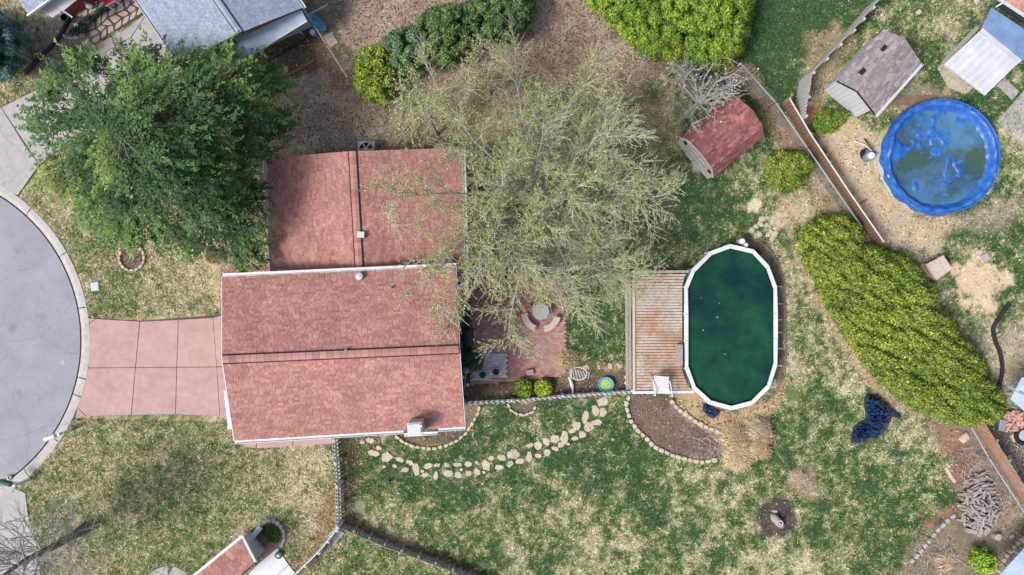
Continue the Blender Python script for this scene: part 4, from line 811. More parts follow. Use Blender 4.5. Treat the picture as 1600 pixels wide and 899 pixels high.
rw = np.minimum(rr, 1.0 + (rr - 1.0) * .55) + np.where(rr > .99, (fbm(aa * 60 + 0 * rr, 0 * aa + rr, 14, 77, 2) - .5) * .05, 0)
vv = np.stack([ctr.x + R0 * rw * np.cos(aa), ctr.y + R0 * rw * np.sin(aa), zc], -1).reshape(-1, 3)
I = np.arange(nr * na).reshape(nr, na); ff = np.stack([I[:-1], np.roll(I, -1, 1)[:-1], np.roll(I, -1, 1)[1:], I[1:]], -1)
ff = np.stack([I[:-1], I[1:], np.roll(I, -1, 1)[1:], np.roll(I, -1, 1)[:-1]], -1).reshape(-1, 4)
npmesh('cover', vv, 4, 'cover_blue', rp, faces=ff, smooth=True)
bm = MB(); bm.add([(ctr.x + R0 * .88 * math.cos(t), ctr.y + R0 * .88 * math.sin(t), ZC - .30) for t in np.linspace(0, 2 * math.pi, 49)[:-1]], [tuple(range(48))]); bm.build('puddle_water', 'cover_water', rp)
bm = MB(); bm.tube([(ctr.x + R0 * 1.005 * math.cos(t), ctr.y + R0 * 1.005 * math.sin(t), ZC + .055) for t in np.linspace(0, 2 * math.pi, 61)], .04, 6, False); bm.build('rim_cord', 'cover_blue', rp)
# pump set
pp = thing('pool_filter', 'grey pool filter and pump with black hoses left of round pool', 'filter', tuple(P(1355, 243)))
q = P(1359, 244, .5); MB().lathe((q.x, q.y, .06), [(.2, 0), (.24, .2), (.22, .5), (.12, .6)], 16).build('tank', 'grey_plastic', pp); MB().lathe((q.x, q.y, .66), [(.17, 0), (.15, .05), (.06, .07)], 14).build('lid', 'white_trim', pp)
q = P(1348, 242); MB().box((q.x, q.y, .03), (.5, .66, .06), .05).build('base_plate', 'concrete', pp); MB().tube([(q.x - .05, q.y + .2, .15), (q.x - .05, q.y - .22, .15)], .1, 10).build('motor', 'black_plastic', pp)
for k in range(3):
    MB().tube([(q.x + .3 * math.cos(t) + .1, q.y + (.24 - .05 * k) * math.sin(t) + .02 * k, .2 + .1 * k) for t in np.linspace(.6 + k, 4.6 + k, 12)], .035, 6).build('hose', 'black_plastic', pp)
MB().tube([P(1362, 236, .4), P(1350, 226, .3), P(1335, 221, .1)], .025, 6).build('pipe', 'vinyl', pp); MB().tube([P(1363, 233, .4), P(1356, 224, .3), P(1350, 217, .1)], .03, 6).build('hose', 'black_plastic', pp)
slabs('filter_pad', 'two pale square pads between filter and round pool', 'pad', [[(1365,228),(1378,228),(1378,238.5),(1365,238.5)], [(1364,240),(1377,240),(1377,249),(1364,249)]], 'concrete', .05)

# ------------------------------------------------------------------ patio
pt = thing('patio', 'red brick paver patio behind the house', 'patio', kind='structure')
PA = [(734, 508), (884, 490), (884, 587), (734, 602)]; subbase(pt, [(734,430),(884,440),(884,587),(734,602)], 0.008, 'sand_joint')
GP = [(740, 551), (793, 550), (793.5, 593), (738, 595)]
def brickfield(poly, holes, m, name, lx, ly, z, rot=0.):
    xs = [P(x, y).x for x, y in poly]; ys = [P(x, y).y for x, y in poly]; s = MB(); r = 0; y = min(ys)
    c = []
    while y < max(ys):
        x = min(xs) - (lx / 2 if r % 2 else 0)
        while x < max(xs): c.append((x + lx / 2, y + ly / 2)); x += lx
        y += ly; r += 1
    c = np.array(c); px, py = c[:, 0] / S + 800, 449.5 - c[:, 1] / S; ok = sdf(px, py, poly) < -1
    for h in holes: ok &= sdf(px, py, h) > 0
    for (x, y_) in c[ok]:
        z_ = z + random.uniform(-.004, .004); a, b_ = lx / 2 - .006, ly / 2 - .006
        s.add([(x - a, y_ - b_, z_ - .03), (x + a, y_ - b_, z_ - .03), (x + a, y_ + b_, z_ - .03), (x - a, y_ + b_, z_ - .03), (x - a, y_ - b_, z_), (x + a, y_ - b_, z_), (x + a, y_ + b_, z_), (x - a, y_ + b_, z_)], [(4, 5, 6, 7), (0, 1, 5, 4), (1, 2, 6, 5), (2, 3, 7, 6), (3, 0, 4, 7)])
    o = s.build(name, m, pt); o['kind'] = 'stuff'
brickfield([(734,430),(884,440),(884,588),(734,603)], [GP], 'paver_red', 'brick_pavers', .21, .105, .03); brickfield(GP, [], 'paver_grey', 'grey_pavers', .16, .13, .034)
# patio things
def pot(px, py, r, m, label, plant=False):
    q = P(px, py); t = thing('plant_pot', label, 'pot', tuple(q)); MB().lathe((q.x, q.y, .034), [(r * .7, 0), (r, r * 1.5), (r * 1.08, r * 1.52), (r * 1.08, r * 1.7), (r * .88, r * 1.7), (r * .86, r * 1.4)], 18).build('body', m, t)
    MB().lathe((q.x, q.y, .034), [(r * .84, r * 1.3), (r * .5, r * 1.42)], 14).build('soil', 'dark_gap', t); return t
pot(754.5, 585, .15, 'black_plastic', 'black pot on grey pavers, left of the two'); pot(775, 580.5, .15, 'black_plastic', 'black pot on grey pavers, right of the two'); pot(985, 581, .15, 'terracotta', 'terracotta pot on the step beside the deck')
bt = thing('paver_stack', 'stack of pink blocks standing on the brick patio', 'blocks', tuple(P(828, 581)))
for k in range(3):
    q = P(828, 581.5); MB().box((q.x, q.y, .07 + .075 * k), (.33, .25, .07), .08 + .03 * k).build('block', 'pink_concrete', bt)
ft = thing('round_table', 'round grey mottled table under the budding tree', 'table', tuple(P(845, 487)))
q = P(845, 487, .7); MB().lathe((q.x, q.y, .64), [(.36, 0), (.39, .02), (.39, .05), (.36, .06)], 24).build('tabletop', 'stone_grey', ft); MB().lathe((q.x, q.y, .03), [(.22, 0), (.1, .08), (.09, .55), (.16, .61)], 14).build('pedestal', 'stone_grey', ft)
for (a0, a1, lab) in ((185, 250, 'curved stone bench left of the round table'), (280, 345, 'curved stone bench right below the round table')):
    t = thing('stone_bench', lab, 'bench', tuple(P(845 + 26 * math.cos(math.radians(a0 + 30)), 489 - 26 * math.sin(math.radians(a0 + 30)))))
    R = [math.radians(a0 + (a1 - a0) * k / 8) for k in range(9)]; c_ = P(845, 488); MB().prism([(c_.x + .95 * math.cos(r), c_.y + .95 * math.sin(r)) for r in R] + [(c_.x + .66 * math.cos(r), c_.y + .66 * math.sin(r)) for r in R[::-1]], .34, .42).build('seat', 'stone_tan', t)
    for r in (R[1], R[7]): MB().box((c_.x + .8 * math.cos(r), c_.y + .8 * math.sin(r), .19), (.2, .1, .3), r).build('leg', 'stone_tan', t)
q = P(823.5, 480); tag(MB().box((q.x, q.y, .5), (.18, .15, .1), .4).box((q.x, q.y, .56), (.14, .12, .03), .3).build('red_cushion', 'red_paint', origin=(q.x, q.y, .42)), 'small red cushion on the left stone bench', 'cushion')
q = P(760, 452); rc = thing('orange_chair', 'small orange garden chair seen through the budding branches', 'chair', tuple(q))
MB().box((q.x, q.y, .42), (.42, .42, .04), .4).build('seat', 'terracotta', rc); MB().box((q.x - .1, q.y + .2, .65), (.42, .04, .42), .4).build('backrest', 'terracotta', rc)
for dx in (-.17, .17):
    for dy in (-.17, .17): MB().box((q.x + dx, q.y + dy, .215), (.04, .04, .37)).build('leg', 'steel', rc)
# wire lawn chair, tipped on the mulch
q = P(903, 583); wc = thing('wire_chair', 'white metal frame chair tipped over on the mulch strip', 'chair', tuple(q))
MB().tube([(q.x + .38 * math.cos(t) * (1 + .1 * math.sin(2 * t)), q.y + .3 * math.sin(t), .3 + .2 * math.cos(t)) for t in np.linspace(0, 6.28, 20)], .022, 6, False).build('frame_ring', 'vinyl', wc)
for k in range(5): MB().tube([(q.x - .3 + .13 * k, q.y + .24 - .03 * k, .34), (q.x - .2 + .14 * k, q.y - .26 + .02 * k, .45)], .016, 5).build('frame_bar', 'vinyl', wc)
MB().tube([(q.x + .34, q.y + .1, .45), (q.x + .5, q.y + .05, .5), (q.x + .5, q.y - .22, .05)], .022, 6).build('armrest', 'vinyl', wc); MB().tube([(q.x - .3, q.y - .3, .02), (q.x - .36, q.y + .2, .4)], .022, 6).build('leg', 'vinyl', wc)
q = P(893, 607); sc_ = thing('white_driftwood', 'white knobbly garden ornament beside the picket fence', 'ornament', tuple(q)); MB().tube([(q.x - .12, q.y + .55, .12), (q.x, q.y + .2, .2), (q.x + .05, q.y - .1, .12), (q.x + .02, q.y - .35, .1)], [.05, .09, .05, .04], 8).build('body', 'vinyl', sc_)
# teal and lime disc
q = P(946, 600.5); ds = thing('splash_bowl', 'round teal plastic bowl with a yellow green centre by fence', 'bowl', tuple(q)); MB().lathe((q.x, q.y, .02), [(.30, 0), (.37, .22), (.37, .25), (.33, .25), (.30, .2)], 28).build('bowl', 'teal', ds); MB().lathe((q.x, q.y, .02), [(.24, .205), (.235, .225), (.1, .228)], 24).build('centre', 'lime', ds)
for ox_, oy_ in ((-.12, -.05), (.02, .13), (.13, .02), (-.02, -.13), (.06, -.03)): MB().lathe((q.x + ox_, q.y + oy_, .24), [(.025, 0), (.022, .012)], 8).build('dot', 'dark_gap', ds)
for x, y, lab in ((976.5, 588, 'white solar globe, upper of two by the deck'), (976.5, 597, 'white solar globe, lower of two by the deck'), (731, 600, 'white globe lamp on the mulch near the house corner'), (723.5, 588.5, 'white globe lamp against the house wall')):
    q = P(x, y); t = thing('globe_lamp', lab, 'lamp', tuple(q)); MB().lathe((q.x, q.y, .3), [(.01, 0), (.06, .03), (.085, .09), (.06, .15), (.01, .18)], 12).build('globe', 'vinyl', t); MB().lathe((q.x, q.y, 0), [(.02, 0), (.02, .32)], 6).build('stake', 'steel', t)
q = P(728, 581); tt = thing('blue_umbrella', 'small blue folded umbrella on a tilted pole by house wall', 'umbrella', tuple(P(725, 612))); MB().tube([P(725, 612, 0), P(728, 582, 1.4)], .02, 6).build('pole', 'steel', tt); q = P(728, 580, 1.45); MB().lathe((q.x, q.y, 1.35), [(.15, 0), (.1, .1), (.02, .18)], 10).build('canopy', 'blue_metal', tt)
g_ = thing('patio_grill', 'black covered grill standing against the house wall', 'grill', tuple(P(732, 527)));  q = P(733, 526)
MB().box((q.x, q.y, .5), (.5, .8, .7)).build('cabinet', 'black_plastic', g_); MB().tube([(q.x, q.y - .38, .95), (q.x, q.y + .38, .95)], .24, 12).build('hood', 'black_plastic', g_); MB().tube([(q.x + .3, q.y - .3, .95), (q.x + .3, q.y + .3, .95)], .02, 6).build('handle', 'steel', g_)
for dy in (-.33, .33): MB().box((q.x, q.y + dy, .09), (.4, .05, .12)).build('foot', 'black_plastic', g_)
# air conditioner
q = P(577, 238); ac = thing('air_conditioner', 'grey air conditioner unit against the upper wall of the wing', 'air conditioner', tuple(q)); MB().box((q.x, q.y, .4), (.8, .75, .8)).build('cabinet', 'grey_plastic', ac); MB().lathe((q.x, q.y, .8), [(.33, .002), (.33, .02), (.3, .02)], 20).build('fan_guard', 'dark_gap', ac)
for k in range(6): MB().beam((q.x, q.y, .83), (q.x + .34 * math.cos(k * 1.047), q.y + .34 * math.sin(k * 1.047), .83), .025, .02).build('guard_bar', 'steel', ac)
MB().tube([(q.x + .34 * math.cos(t), q.y + .34 * math.sin(t), .83) for t in np.linspace(0, 6.28, 21)], .022, 6, False).build('guard_ring', 'steel', ac)

# ------------------------------------------------------------------ fences
def fence(name, label, top, h, m, pw, gap, rails=(.25, .8), posts=None, point=True, th=.022, vary=0., postm=None, post_w=.11, lean=0., rail_m=None, picket='picket'):
    pts = [P(x, y, h) for x, y in top]; t = thing(name, label, 'fence', (pts[0].x, pts[0].y, 0))
    for a, c in zip(pts[:-1], pts[1:]):
        d = Vector((c.x - a.x, c.y - a.y, 0)); L = d.length; d.normalize(); nrm = Vector((-d.y, d.x, 0)); n = max(1, int(L / (pw + gap))); st = L / n
        for k in range(n):
            p = a + d * (st * (k + .5)); hh = h * (1 - random.random() * vary); ln = nrm * random.uniform(-.01, .01) * (1 + lean * 4)
            b0 = Vector((p.x, p.y, .03)); b1 = Vector((p.x, p.y, hh - (.05 if point else 0))) + ln; e = d * pw / 2; w = nrm * th / 2; s = MB()
            s.hexa([b0 - e - w, b0 + e - w, b0 + e + w, b0 - e + w], [b1 - e - w, b1 + e - w, b1 + e + w, b1 - e + w])
            if point:
                tp = b1 + Vector((0, 0, .05)); s.add([b1 - e - w, b1 + e - w, b1 + e + w, b1 - e + w, tp - e * .25 - w, tp + e * .25 - w, tp + e * .25 + w, tp - e * .25 + w], [(4, 5, 6, 7), (0, 1, 5, 4), (1, 2, 6, 5), (2, 3, 7, 6), (3, 0, 4, 7)])
            s.build(picket, m, t)
        for r in rails:
            o = nrm * (th / 2 + .025); MB().beam(Vector((a.x, a.y, h * r)) + o, Vector((c.x, c.y, h * r)) + o, .04, .08).build('rail', rail_m or m, t)
        np_ = posts or max(2, int(L / 2.4) + 1)
        for k in range(np_):
            hp = h + .08 if point else h - .1; p = a + d * (L * k / max(1, np_ - 1)) + nrm * .09; MB().box((p.x, p.y, hp / 2), (post_w, post_w, hp), math.atan2(d.y, d.x)).lathe((p.x, p.y, hp), [(post_w * .72, 0), (post_w * .72, .02), (.01, .07)], 4).build('post', postm or m, t)
    return t
fence('picket_fence', 'white picket fence between the mulch strip and the lawn', [(724, 633), (800, 629), (880, 622), (989, 614)], .85, 'vinyl', .13, .10, th=.03, point=True)
fence('picket_fence', 'white picket fence running into the upper deck corner', [(838, 436), (900, 434), (990, 428)], .95, 'vinyl', .12, .12)
fence('picket_fence', 'white picket fence going down from the house wall', [(519, 688), (524, 760), (525.5, 824)], 1.15, 'vinyl', .10, .07, posts=3)
fence('picket_fence', 'white picket fence leading from gatepost to the bottom patio slab', [(525.5, 827), (497, 862), (455, 903)], 1.1, 'vinyl', .13, .02, posts=3, rails=(.2, .92))
fence('board_fence', 'grey board fence slanting along the bottom lawn', [(527, 824), (600, 855), (680, 884), (760, 916)], .85, 'wood_grey', .14, .012, point=False, vary=.04, posts=4)
fence('board_fence', 'tall pale grey board fence beside the dark green lawn', [(1381, -10), (1335, 44), (1272, 110)], 1.7, 'wood_white', .14, .01, point=False, vary=.012, posts=4)
fence('board_fence', 'leaning grey board fence section above the low shrub', [(1270, 112), (1263, 150), (1259, 180)], 1.7, 'wood_white', .14, .02, point=False, vary=.015, posts=2)
fence('board_fence', 'dark brown board fence along the orange dirt track', [(1234, 154), (1267, 210), (1327, 300), (1381, 378)], 1.15, 'wood_brown', .14, .02, point=False, vary=.06, posts=3, rail_m='wood_grey', postm='wood_grey')
bf_ = [o for o in COL.objects if o.get('label', '').startswith('dark brown board')][0]
MB().tube([P(x, y, 1.17) for x, y in ((1234, 154), (1267, 210), (1327, 300), (1381, 378))], .045, 4).build('cap_rail', 'wood_white', bf_)
fence('board_fence', 'rusty brown board fence in the lower right corner', [(1538, 660), (1578, 722), (1630, 805)], 1.6, 'wood_rust', .15, .008, point=False, vary=.05, posts=3)
def chain(name, label, top, h, m='steel', mesh=True):
    pts = [P(x, y, h) for x, y in top]; t = thing(name, label, 'fence', (pts[0].x, pts[0].y, 0))
    MB().tube(pts, .036, 6).build('top_rail', m, t)
    for a, c in zip(pts[:-1], pts[1:]):
        L = (c - a).length; n = max(1, int(L / 2.2))
        for k in range(n + 1):
            p = lerp(a, c, k / n); MB().tube([(p.x, p.y, -.05), (p.x, p.y, h + .05)], .032, 6).build('post', m, t)
        if mesh:
            w = MB(); nn = int(L / .12)
            for k in range(nn):
                p = lerp(a, c, k / nn)
                for s in (-1, 1):
                    k2 = k + s * h / .12
                    tt_ = min(1, max(0, k2 / nn)); q = lerp(a, c, tt_); zz = h - abs(tt_ - k / nn) * nn * .12; w.beam((p.x, p.y, h), (q.x, q.y, max(.02, zz)), .006, .006)
            o = w.build('wire_mesh', m, t); o['kind'] = 'stuff'
chain('chain_link_fence', 'thin chain link fence from evergreen down past the barn shed', [(1157, 99), (1212, 160), (1262, 232), (1346, 354)], 1.0)
chain('chain_link_fence', 'thin chain link fence below the pale awning', [(474, 14), (489, 37), (510, 70), (542, 120)], 1.0)
chain('chain_link_fence', 'short chain link stub right of the awning corner', [(484, 22), (511, 8)], 1.0, mesh=False)
chain('wire_fence', 'thin wire fence in front of the rusty board fence', [(1518, 668), (1545, 715), (1600, 800)], 1.0)

# ------------------------------------------------------------------ stones
def stone_pts(p, L, W, rz, n=7, jag=.22):
    o = []
    for k in range(n):
        t = 2 * math.pi * (k + random.uniform(-.25, .25)) / n; sq = 1 / max(abs(math.cos(t)), abs(math.sin(t))) ** .6; r = random.uniform(1 - jag, 1 + jag * .3) * sq * .5
        x, y = L * r * math.cos(t), W * r * math.sin(t); o.append((p.x + x * math.cos(rz) - y * math.sin(rz), p.y + x * math.sin(rz) + y * math.cos(rz)))
    return o
path = thing('stepping_stone_path', 'curving path of pale tan stepping stones across the lawn', 'path', kind='structure')
ST = [(566,691,7,5),(578,688,12,7),(592,700,8,6),(583.5,708,17,8),(606,714,15,14),(625,718,12,6),(617,728,7,5),(633,734,10,6),(641,723,11,7),(650,733,9,17),(665,742,10,6),(669,728,12,7),(681,743,7,11),(683,727,10,6),(697,726,8,6),(700,740,14,9),(715,726,12,6),(716.5,742,10,9),(731.5,725,11,7),(732.5,740,8,7),(746,737,9,10),(745,723,6,5),(760,727,11,17),(768,716,8,6),(780,730,12,8),(784,715,12,8),(797,725,8,10),(797,710,9,9),
 (805,710,13,13),(812,721,13,7),(827,713,8,14),(828,696,10,6),(841,696,11,11),(841.5,712,10,6),(854,690,9,11),(855.5,707,9,9),(867.5,686,12,11),(867.5,701,10,6),(876.5,695,9,7),(882.5,684,11,18),(895,673,11,6),(898,685,11,6),(901,665,11,10),(910,679,10,10),(915,652,9,17),(920,667.5,13,13),(931,641.5,10,14),(933,660.5,14,9),(943,645,10,13),(942,628,15,11),(756,738,5,4),(721,733,5,4),(888,694,5,4),(660,736,5,4),(600,729,5,4)]
for x, y, w, h in ST:
    p = P(x, y); MB().prism(stone_pts(p, w * S * 1.3, h * S * 1.3, random.uniform(-.35, .35), random.choice((5, 6, 6)), .16), -.05, .045 + random.uniform(-.008, .012), .015).build('stepping_stone', 'stone_tan', path)
p2 = thing('rock_path', 'cluster of pale stepping stones above the oval pool', 'path', kind='structure')
for x, y in ((1174.5,360),(1186.5,366),(1190,343),(1197,352),(1200,367.5),(1204,362),(1210.7,357),(1205.5,374),(1216,347),(1181,354),(1207,347),(1188,350),(1210,366),(1198,341)):
    p = P(x, y); s_ = random.uniform(7, 12); MB().prism(stone_pts(p, s_ * S, s_ * S * random.uniform(.7, 1), random.uniform(0, 3), 7), -.05, .05, .018).build('stepping_stone', 'stone_tan', p2)
p3 = thing('mulch_path', 'short row of pink stepping stones beside the patio', 'path', kind='structure')
for x, y, s_ in ((898,573,9),(916,574,10),(936,574,8),(953,572,11),(968,572,10)):
    p = P(x, y); MB().prism(stone_pts(p, s_ * S, s_ * S * .8, random.uniform(0, 3), 7), -.05, .05, .018).build('stepping_stone', 'flagstone', p2 if False else p3)
def edging(name, label, pts, m, step=8.5, L=.25, W=.17, h=.14, closed=False):
    t = thing(name, label, 'edging', tuple(P(*pts[0])))
    for x, y, rz in along(pts + ([pts[0]] if closed else []), step):
        p = P(x, y); MB().prism(stone_pts(p, L * random.uniform(.85, 1.1), W * random.uniform(.85, 1.15), rz, 8, .12), -.05, h * random.uniform(.8, 1.15), .03).build('edging_stone', m, t)
edging('stone_edging', 'row of tan stones round the bed at the lower house wall', [(621,683),(630,690),(645,697),(665,700.5),(680,700.5),(700,695),(715,688),(728,677),(738,662),(747,645),(749,636)], 'stone_tan', 9, .27, .15)
edging('stone_edging', 'half ring of tan stones under the picket fence', [(795,634),(799,641),(809,647),(820,648.5),(832,643.5),(838,633)], 'stone_tan', 8.5, .27, .14)
edging('stone_edging', 'left curved row of pale stones round the brown garden bed', [(982,622),(978,633),(981,645),(986,658),(996,672),(1010,685),(1022,698),(1050,711),(1075,718),(1095,722),(1120,718)], 'stone_tan', 9.5, .27, .21)
edging('stone_edging', 'right row of pale stones from the deck chair along the garden bed', [(1050,628),(1060,640),(1075,650),(1090,661),(1105,668),(1122,675)], 'stone_tan', 9.5, .27, .22)
edging('stone_ring', 'ring of tan stones round the dark mulch in front lawn', ell(207, 403, 19.5, 19.5, 26), 'stone_tan', 7.6, .24, .13, closed=True)
edging('stone_ring', 'grey stone ring planter beside the dark gravel square', [(404,826),(411,818),(420,812.5),(431,813),(439,820),(444,831),(445,842),(440,852)], 'stone_grey', 7.5, .26, .2, .2)
edging('stone_edging', 'curved row of grey stones in the upper left flower bed', [(95,52),(103,58),(113,61),(124,59),(133,54)], 'stone_grey', 9.5, .3, .16)
edging('stone_edging', 'row of grey stones along the brushy lower right lawn edge', [(1424,876),(1440,858),(1452,843),(1466,826),(1478,815),(1488,806)], 'stone_grey', 10.5, .3, .2)
edging('stone_edging', 'row of rounded tan stones beside the bottom right roof', [(1563,882),(1572,868),(1582,856),(1592,846),(1600,838)], 'stone_tan', 8.5, .24, .2)
def rock(px, py, L, W, h, m, label, rz=0.):
    p = P(px, py); b = MB(); pts = stone_pts(p, L, W, rz, 9, .15); b.prism(pts, -.05, h, h * .35); tag(b.build('rock', m, origin=tuple(p)), label, 'rock')
rock(1505, 684, .55, .42, .2, 'flagstone', 'pinkish flat rock near the lower end of the big hedge', .6)
rock(1352, 70, .45, .3, .25, 'stone_tan', 'tan rock beside the upper left corner of the grey shed', .8); rock(1346, 78, .2, .16, .14, 'stone_tan', 'small tan rock just below the larger one at grey shed')
for x, y, l_ in ((1525, 3, 'pale rock at the top edge, rightmost of three'), (1500, 1, 'pale rock at the top edge, middle of three'), (1435, 20, 'small pale rock alone on the grass, top right')): rock(x, y, .3, .24, .15, 'stone_tan', l_, random.random())
rock(1095, 258, .36, .3, .06, 'concrete', 'pale flat stone just below the barn shed front'); rock(1054, 270, .3, .26, .06, 'concrete', 'pale flat stone left of the barn shed front')
rock(1600, 843, .5, .35, .2, 'stone_tan', 'large pale rock at the right edge near the bottom'); rock(1580, 838, .24, .2, .15, 'stone_grey', 'grey rock above the rounded stone row', .5)
rock(1072, 645, .1, .32, .1, 'stone_tan', 'single narrow pale stone lying in the brown garden bed', .25)
rock(1265, 163, .4, .3, .2, 'stone_grey', 'grey rock at the foot of the leaning fence section', .3)
# ------------------------------------------------------------------ mailboxes, boxes, hoses, lumber
def mailbox(px, py, ang, label, m='white_trim', extra=None):
    b = P(px, py); t = thing('mailbox', label, 'mailbox', tuple(b)); d = Vector((math.cos(ang), math.sin(ang), 0)); s = Vector((-d.y, d.x, 0))
    MB().box((b.x, b.y, .6), (.11, .11, 1.2), ang).build('post', 'vinyl', t); MB().beam(b + Vector((0, 0, .95)) - d * .15, b + Vector((0, 0, .95)) + d * .62, .1, .1).build('arm', 'vinyl', t); MB().beam(b + Vector((0, 0, .55)), b + Vector((0, 0, .93)) + d * .38, .07, .07).build('brace', 'vinyl', t)
    c = b + d * .46 + Vector((0, 0, 1.0)); bx = MB(); R = []
    for k in range(9): a = math.pi * k / 8; R.append((math.cos(a) * .11, .12 + math.sin(a) * .11))
    R = [(.11, 0)] + R + [(-.11, 0)]
    f = [c - d * .26 + s * u + Vector((0, 0, v)) for u, v in R]; k_ = [c + d * .26 + s * u + Vector((0, 0, v)) for u, v in R]; n = len(R)
    bx.add(f + k_, [tuple(range(n)), tuple(range(n, 2 * n))[::-1]] + [(i, i + n, (i + 1) % n + n, (i + 1) % n) for i in range(n)]); o = bx.build('box', m, t)
    MB().box(tuple(c + d * .05 - s * .125 + Vector((0, 0, .18))), (.04, .015, .14), ang).build('flag', 'red_paint', o)
mailbox(113, 672, math.radians(200), 'white mailbox on the kerb just below the pink driveway')
mailbox(46, 750, math.radians(165), 'white mailbox with green trim at the lower kerb', 'green_paint')
q = P(149, 448); ub = thing('meter_box', 'small blue grey utility lid in the front lawn', 'lid', tuple(q)); MB().box((q.x, q.y, .03), (.42, .46, .06), .1).build('frame', 'grey_plastic', ub); MB().box((q.x, q.y, .065), (.34, .38, .03), .1).build('lid', 'pale_blue_metal', ub)
q = P(525.5, 835.5, .06); tag(MB().box((q.x, q.y, .03), (.62, .5, .12), -2.3).build('stepping_slab', 'concrete', origin=(q.x, q.y, 0)), 'pale square slab below the white gatepost', 'slab')
def tubeobj(name, label, cat, pts, r, m, z=.06, rib=False):
    P_ = [P(x, y, z) for x, y in pts]; out = []
    for i in range(len(P_) - 1):
        p0, p1, p2_, p3_ = P_[max(i - 1, 0)], P_[i], P_[i + 1], P_[min(i + 2, len(P_) - 1)]
        for k in range(10):
            t = k / 10; out.append(.5 * ((2 * p1) + (p2_ - p0) * t + (2 * p0 - 5 * p1 + 4 * p2_ - p3_) * t * t + (3 * p1 - p0 - 3 * p2_ + p3_) * t ** 3))
    out.append(P_[-1]); rad = [r * (1 + (.12 if rib and k % 2 else 0)) for k in range(len(out))]
    return tag(MB().tube(out, rad, 8).build(name, m, origin=tuple(P_[0])), label, cat)
tubeobj('drain_hose', 'black corrugated drain hose snaking over the right hand yard', 'hose', [(1577,474),(1565,492),(1552,513),(1556,535),(1563,553),(1566,580),(1560,610),(1563,632)], .09, 'black_plastic', .09, True)
tubeobj('drain_pipe', 'black drain pipe from the brick house downspout to spruce', 'pipe', [(104,35),(92,58),(78,75),(60,92),(50,104),(38,114)], .10, 'black_plastic', .1, True)
tubeobj('edging_strip', 'black landscape edging beside the gravel strip, left', 'edging', [(395,106),(430,90),(475,62),(482,52)], .05, 'black_plastic', .05)
tubeobj('bed_border', 'dark timber border of the leafy bed below the awning', 'border', [(428,130),(460,112),(492,94)], .07, 'wood_brown', .06)
q = P(108, 32); tag(MB().lathe((q.x, q.y, 0), [(.15, 0), (.18, .4), (.2, .42), (.16, .42), (.14, .1)], 16).build('rain_barrel', 'black_plastic', origin=tuple(q)), 'round dark planter tub under the porch corner', 'planter')
q = P(124, 43); tag(MB().lathe((q.x, q.y, 0), [(.02, 0), (.02, .25), (.09, .27), (.09, .33), (.03, .35)], 12).build('garden_light', 'vinyl', origin=tuple(q)), 'small white path light in the upper left flower bed', 'lamp')
q = P(143, 12); gg = thing('white_goose', 'white rounded garden ornament before the brick wall', 'ornament', tuple(q)); MB().lathe((q.x, q.y, 0), [(.08, 0), (.14, .12), (.13, .24), (.05, .32)], 12, 1.3, .9).build('body', 'vinyl', gg); MB().lathe((q.x - .12, q.y + .1, .2), [(.05, 0), (.05, .16), (.06, .2), (.02, .26)], 10).build('head', 'vinyl', gg)
q = P(491, 54); tag(MB().lathe((q.x, q.y, 0), [(.11, 0), (.13, .35), (.13, .38), (.02, .39)], 18).build('white_bucket', 'vinyl', origin=tuple(q)), 'white bucket with lid beside the chain link fence', 'bucket')
bt2 = thing('blue_tub', 'light blue plastic kayak shaped tub at the awning corner', 'tub', tuple(P(493, 37))); q = P(493.5, 37, .2)
def leafring(k, z): return [(q.x + (1.15 * k * math.cos(t) * .5) * .82 + (.42 * k * math.sin(t) * .62) * .57, q.y - (1.15 * k * math.cos(t) * .5) * .57 + (.42 * k * math.sin(t) * .62) * .82, z) for t in np.linspace(0, 2 * math.pi, 19)[:-1]]
bm = MB(); R = [leafring(.7, .02), leafring(1, .28), leafring(1.05, .3), leafring(.93, .3), leafring(.8, .18)]
bm.add([v for r in R for v in r], [(i * 18 + j, i * 18 + (j + 1) % 18, i * 18 + 18 + (j + 1) % 18, i * 18 + 18 + j) for i in range(4) for j in range(18)] + [tuple(range(72, 90)), tuple(range(18))[::-1]]); bm.build('hull', 'sky_blue_plastic', bt2)
MB().beam((q.x - .2, q.y + .14, .2), (q.x + .2, q.y - .14, .2), .2, .06).build('seat', 'teal', bt2)
q = P(517, 63); tag(MB().box((q.x, q.y, .03), (.46, .62, .07), .55).build('paving_slab', 'flagstone', origin=tuple(q)), 'square tan slab lying right of the chain link fence', 'slab')
# boardwalk by the grey shed
bw = thing('boardwalk', 'weathered brown boardwalk between grey shed and round pool', 'boardwalk', tuple(P(1432, 157)))
for k in range(17):
    x = 1396 + k * 4.2; MB().hexa([P(x, 150, .01), P(x + 3.8, 149.5, .01), P(x + 3.4, 164, .01), P(x - .4, 165, .01)], [P(x, 150, .05), P(x + 3.8, 149.5, .05), P(x + 3.4, 164, .05), P(x - .4, 165, .05)]).build('plank', 'wood_brown', bw)
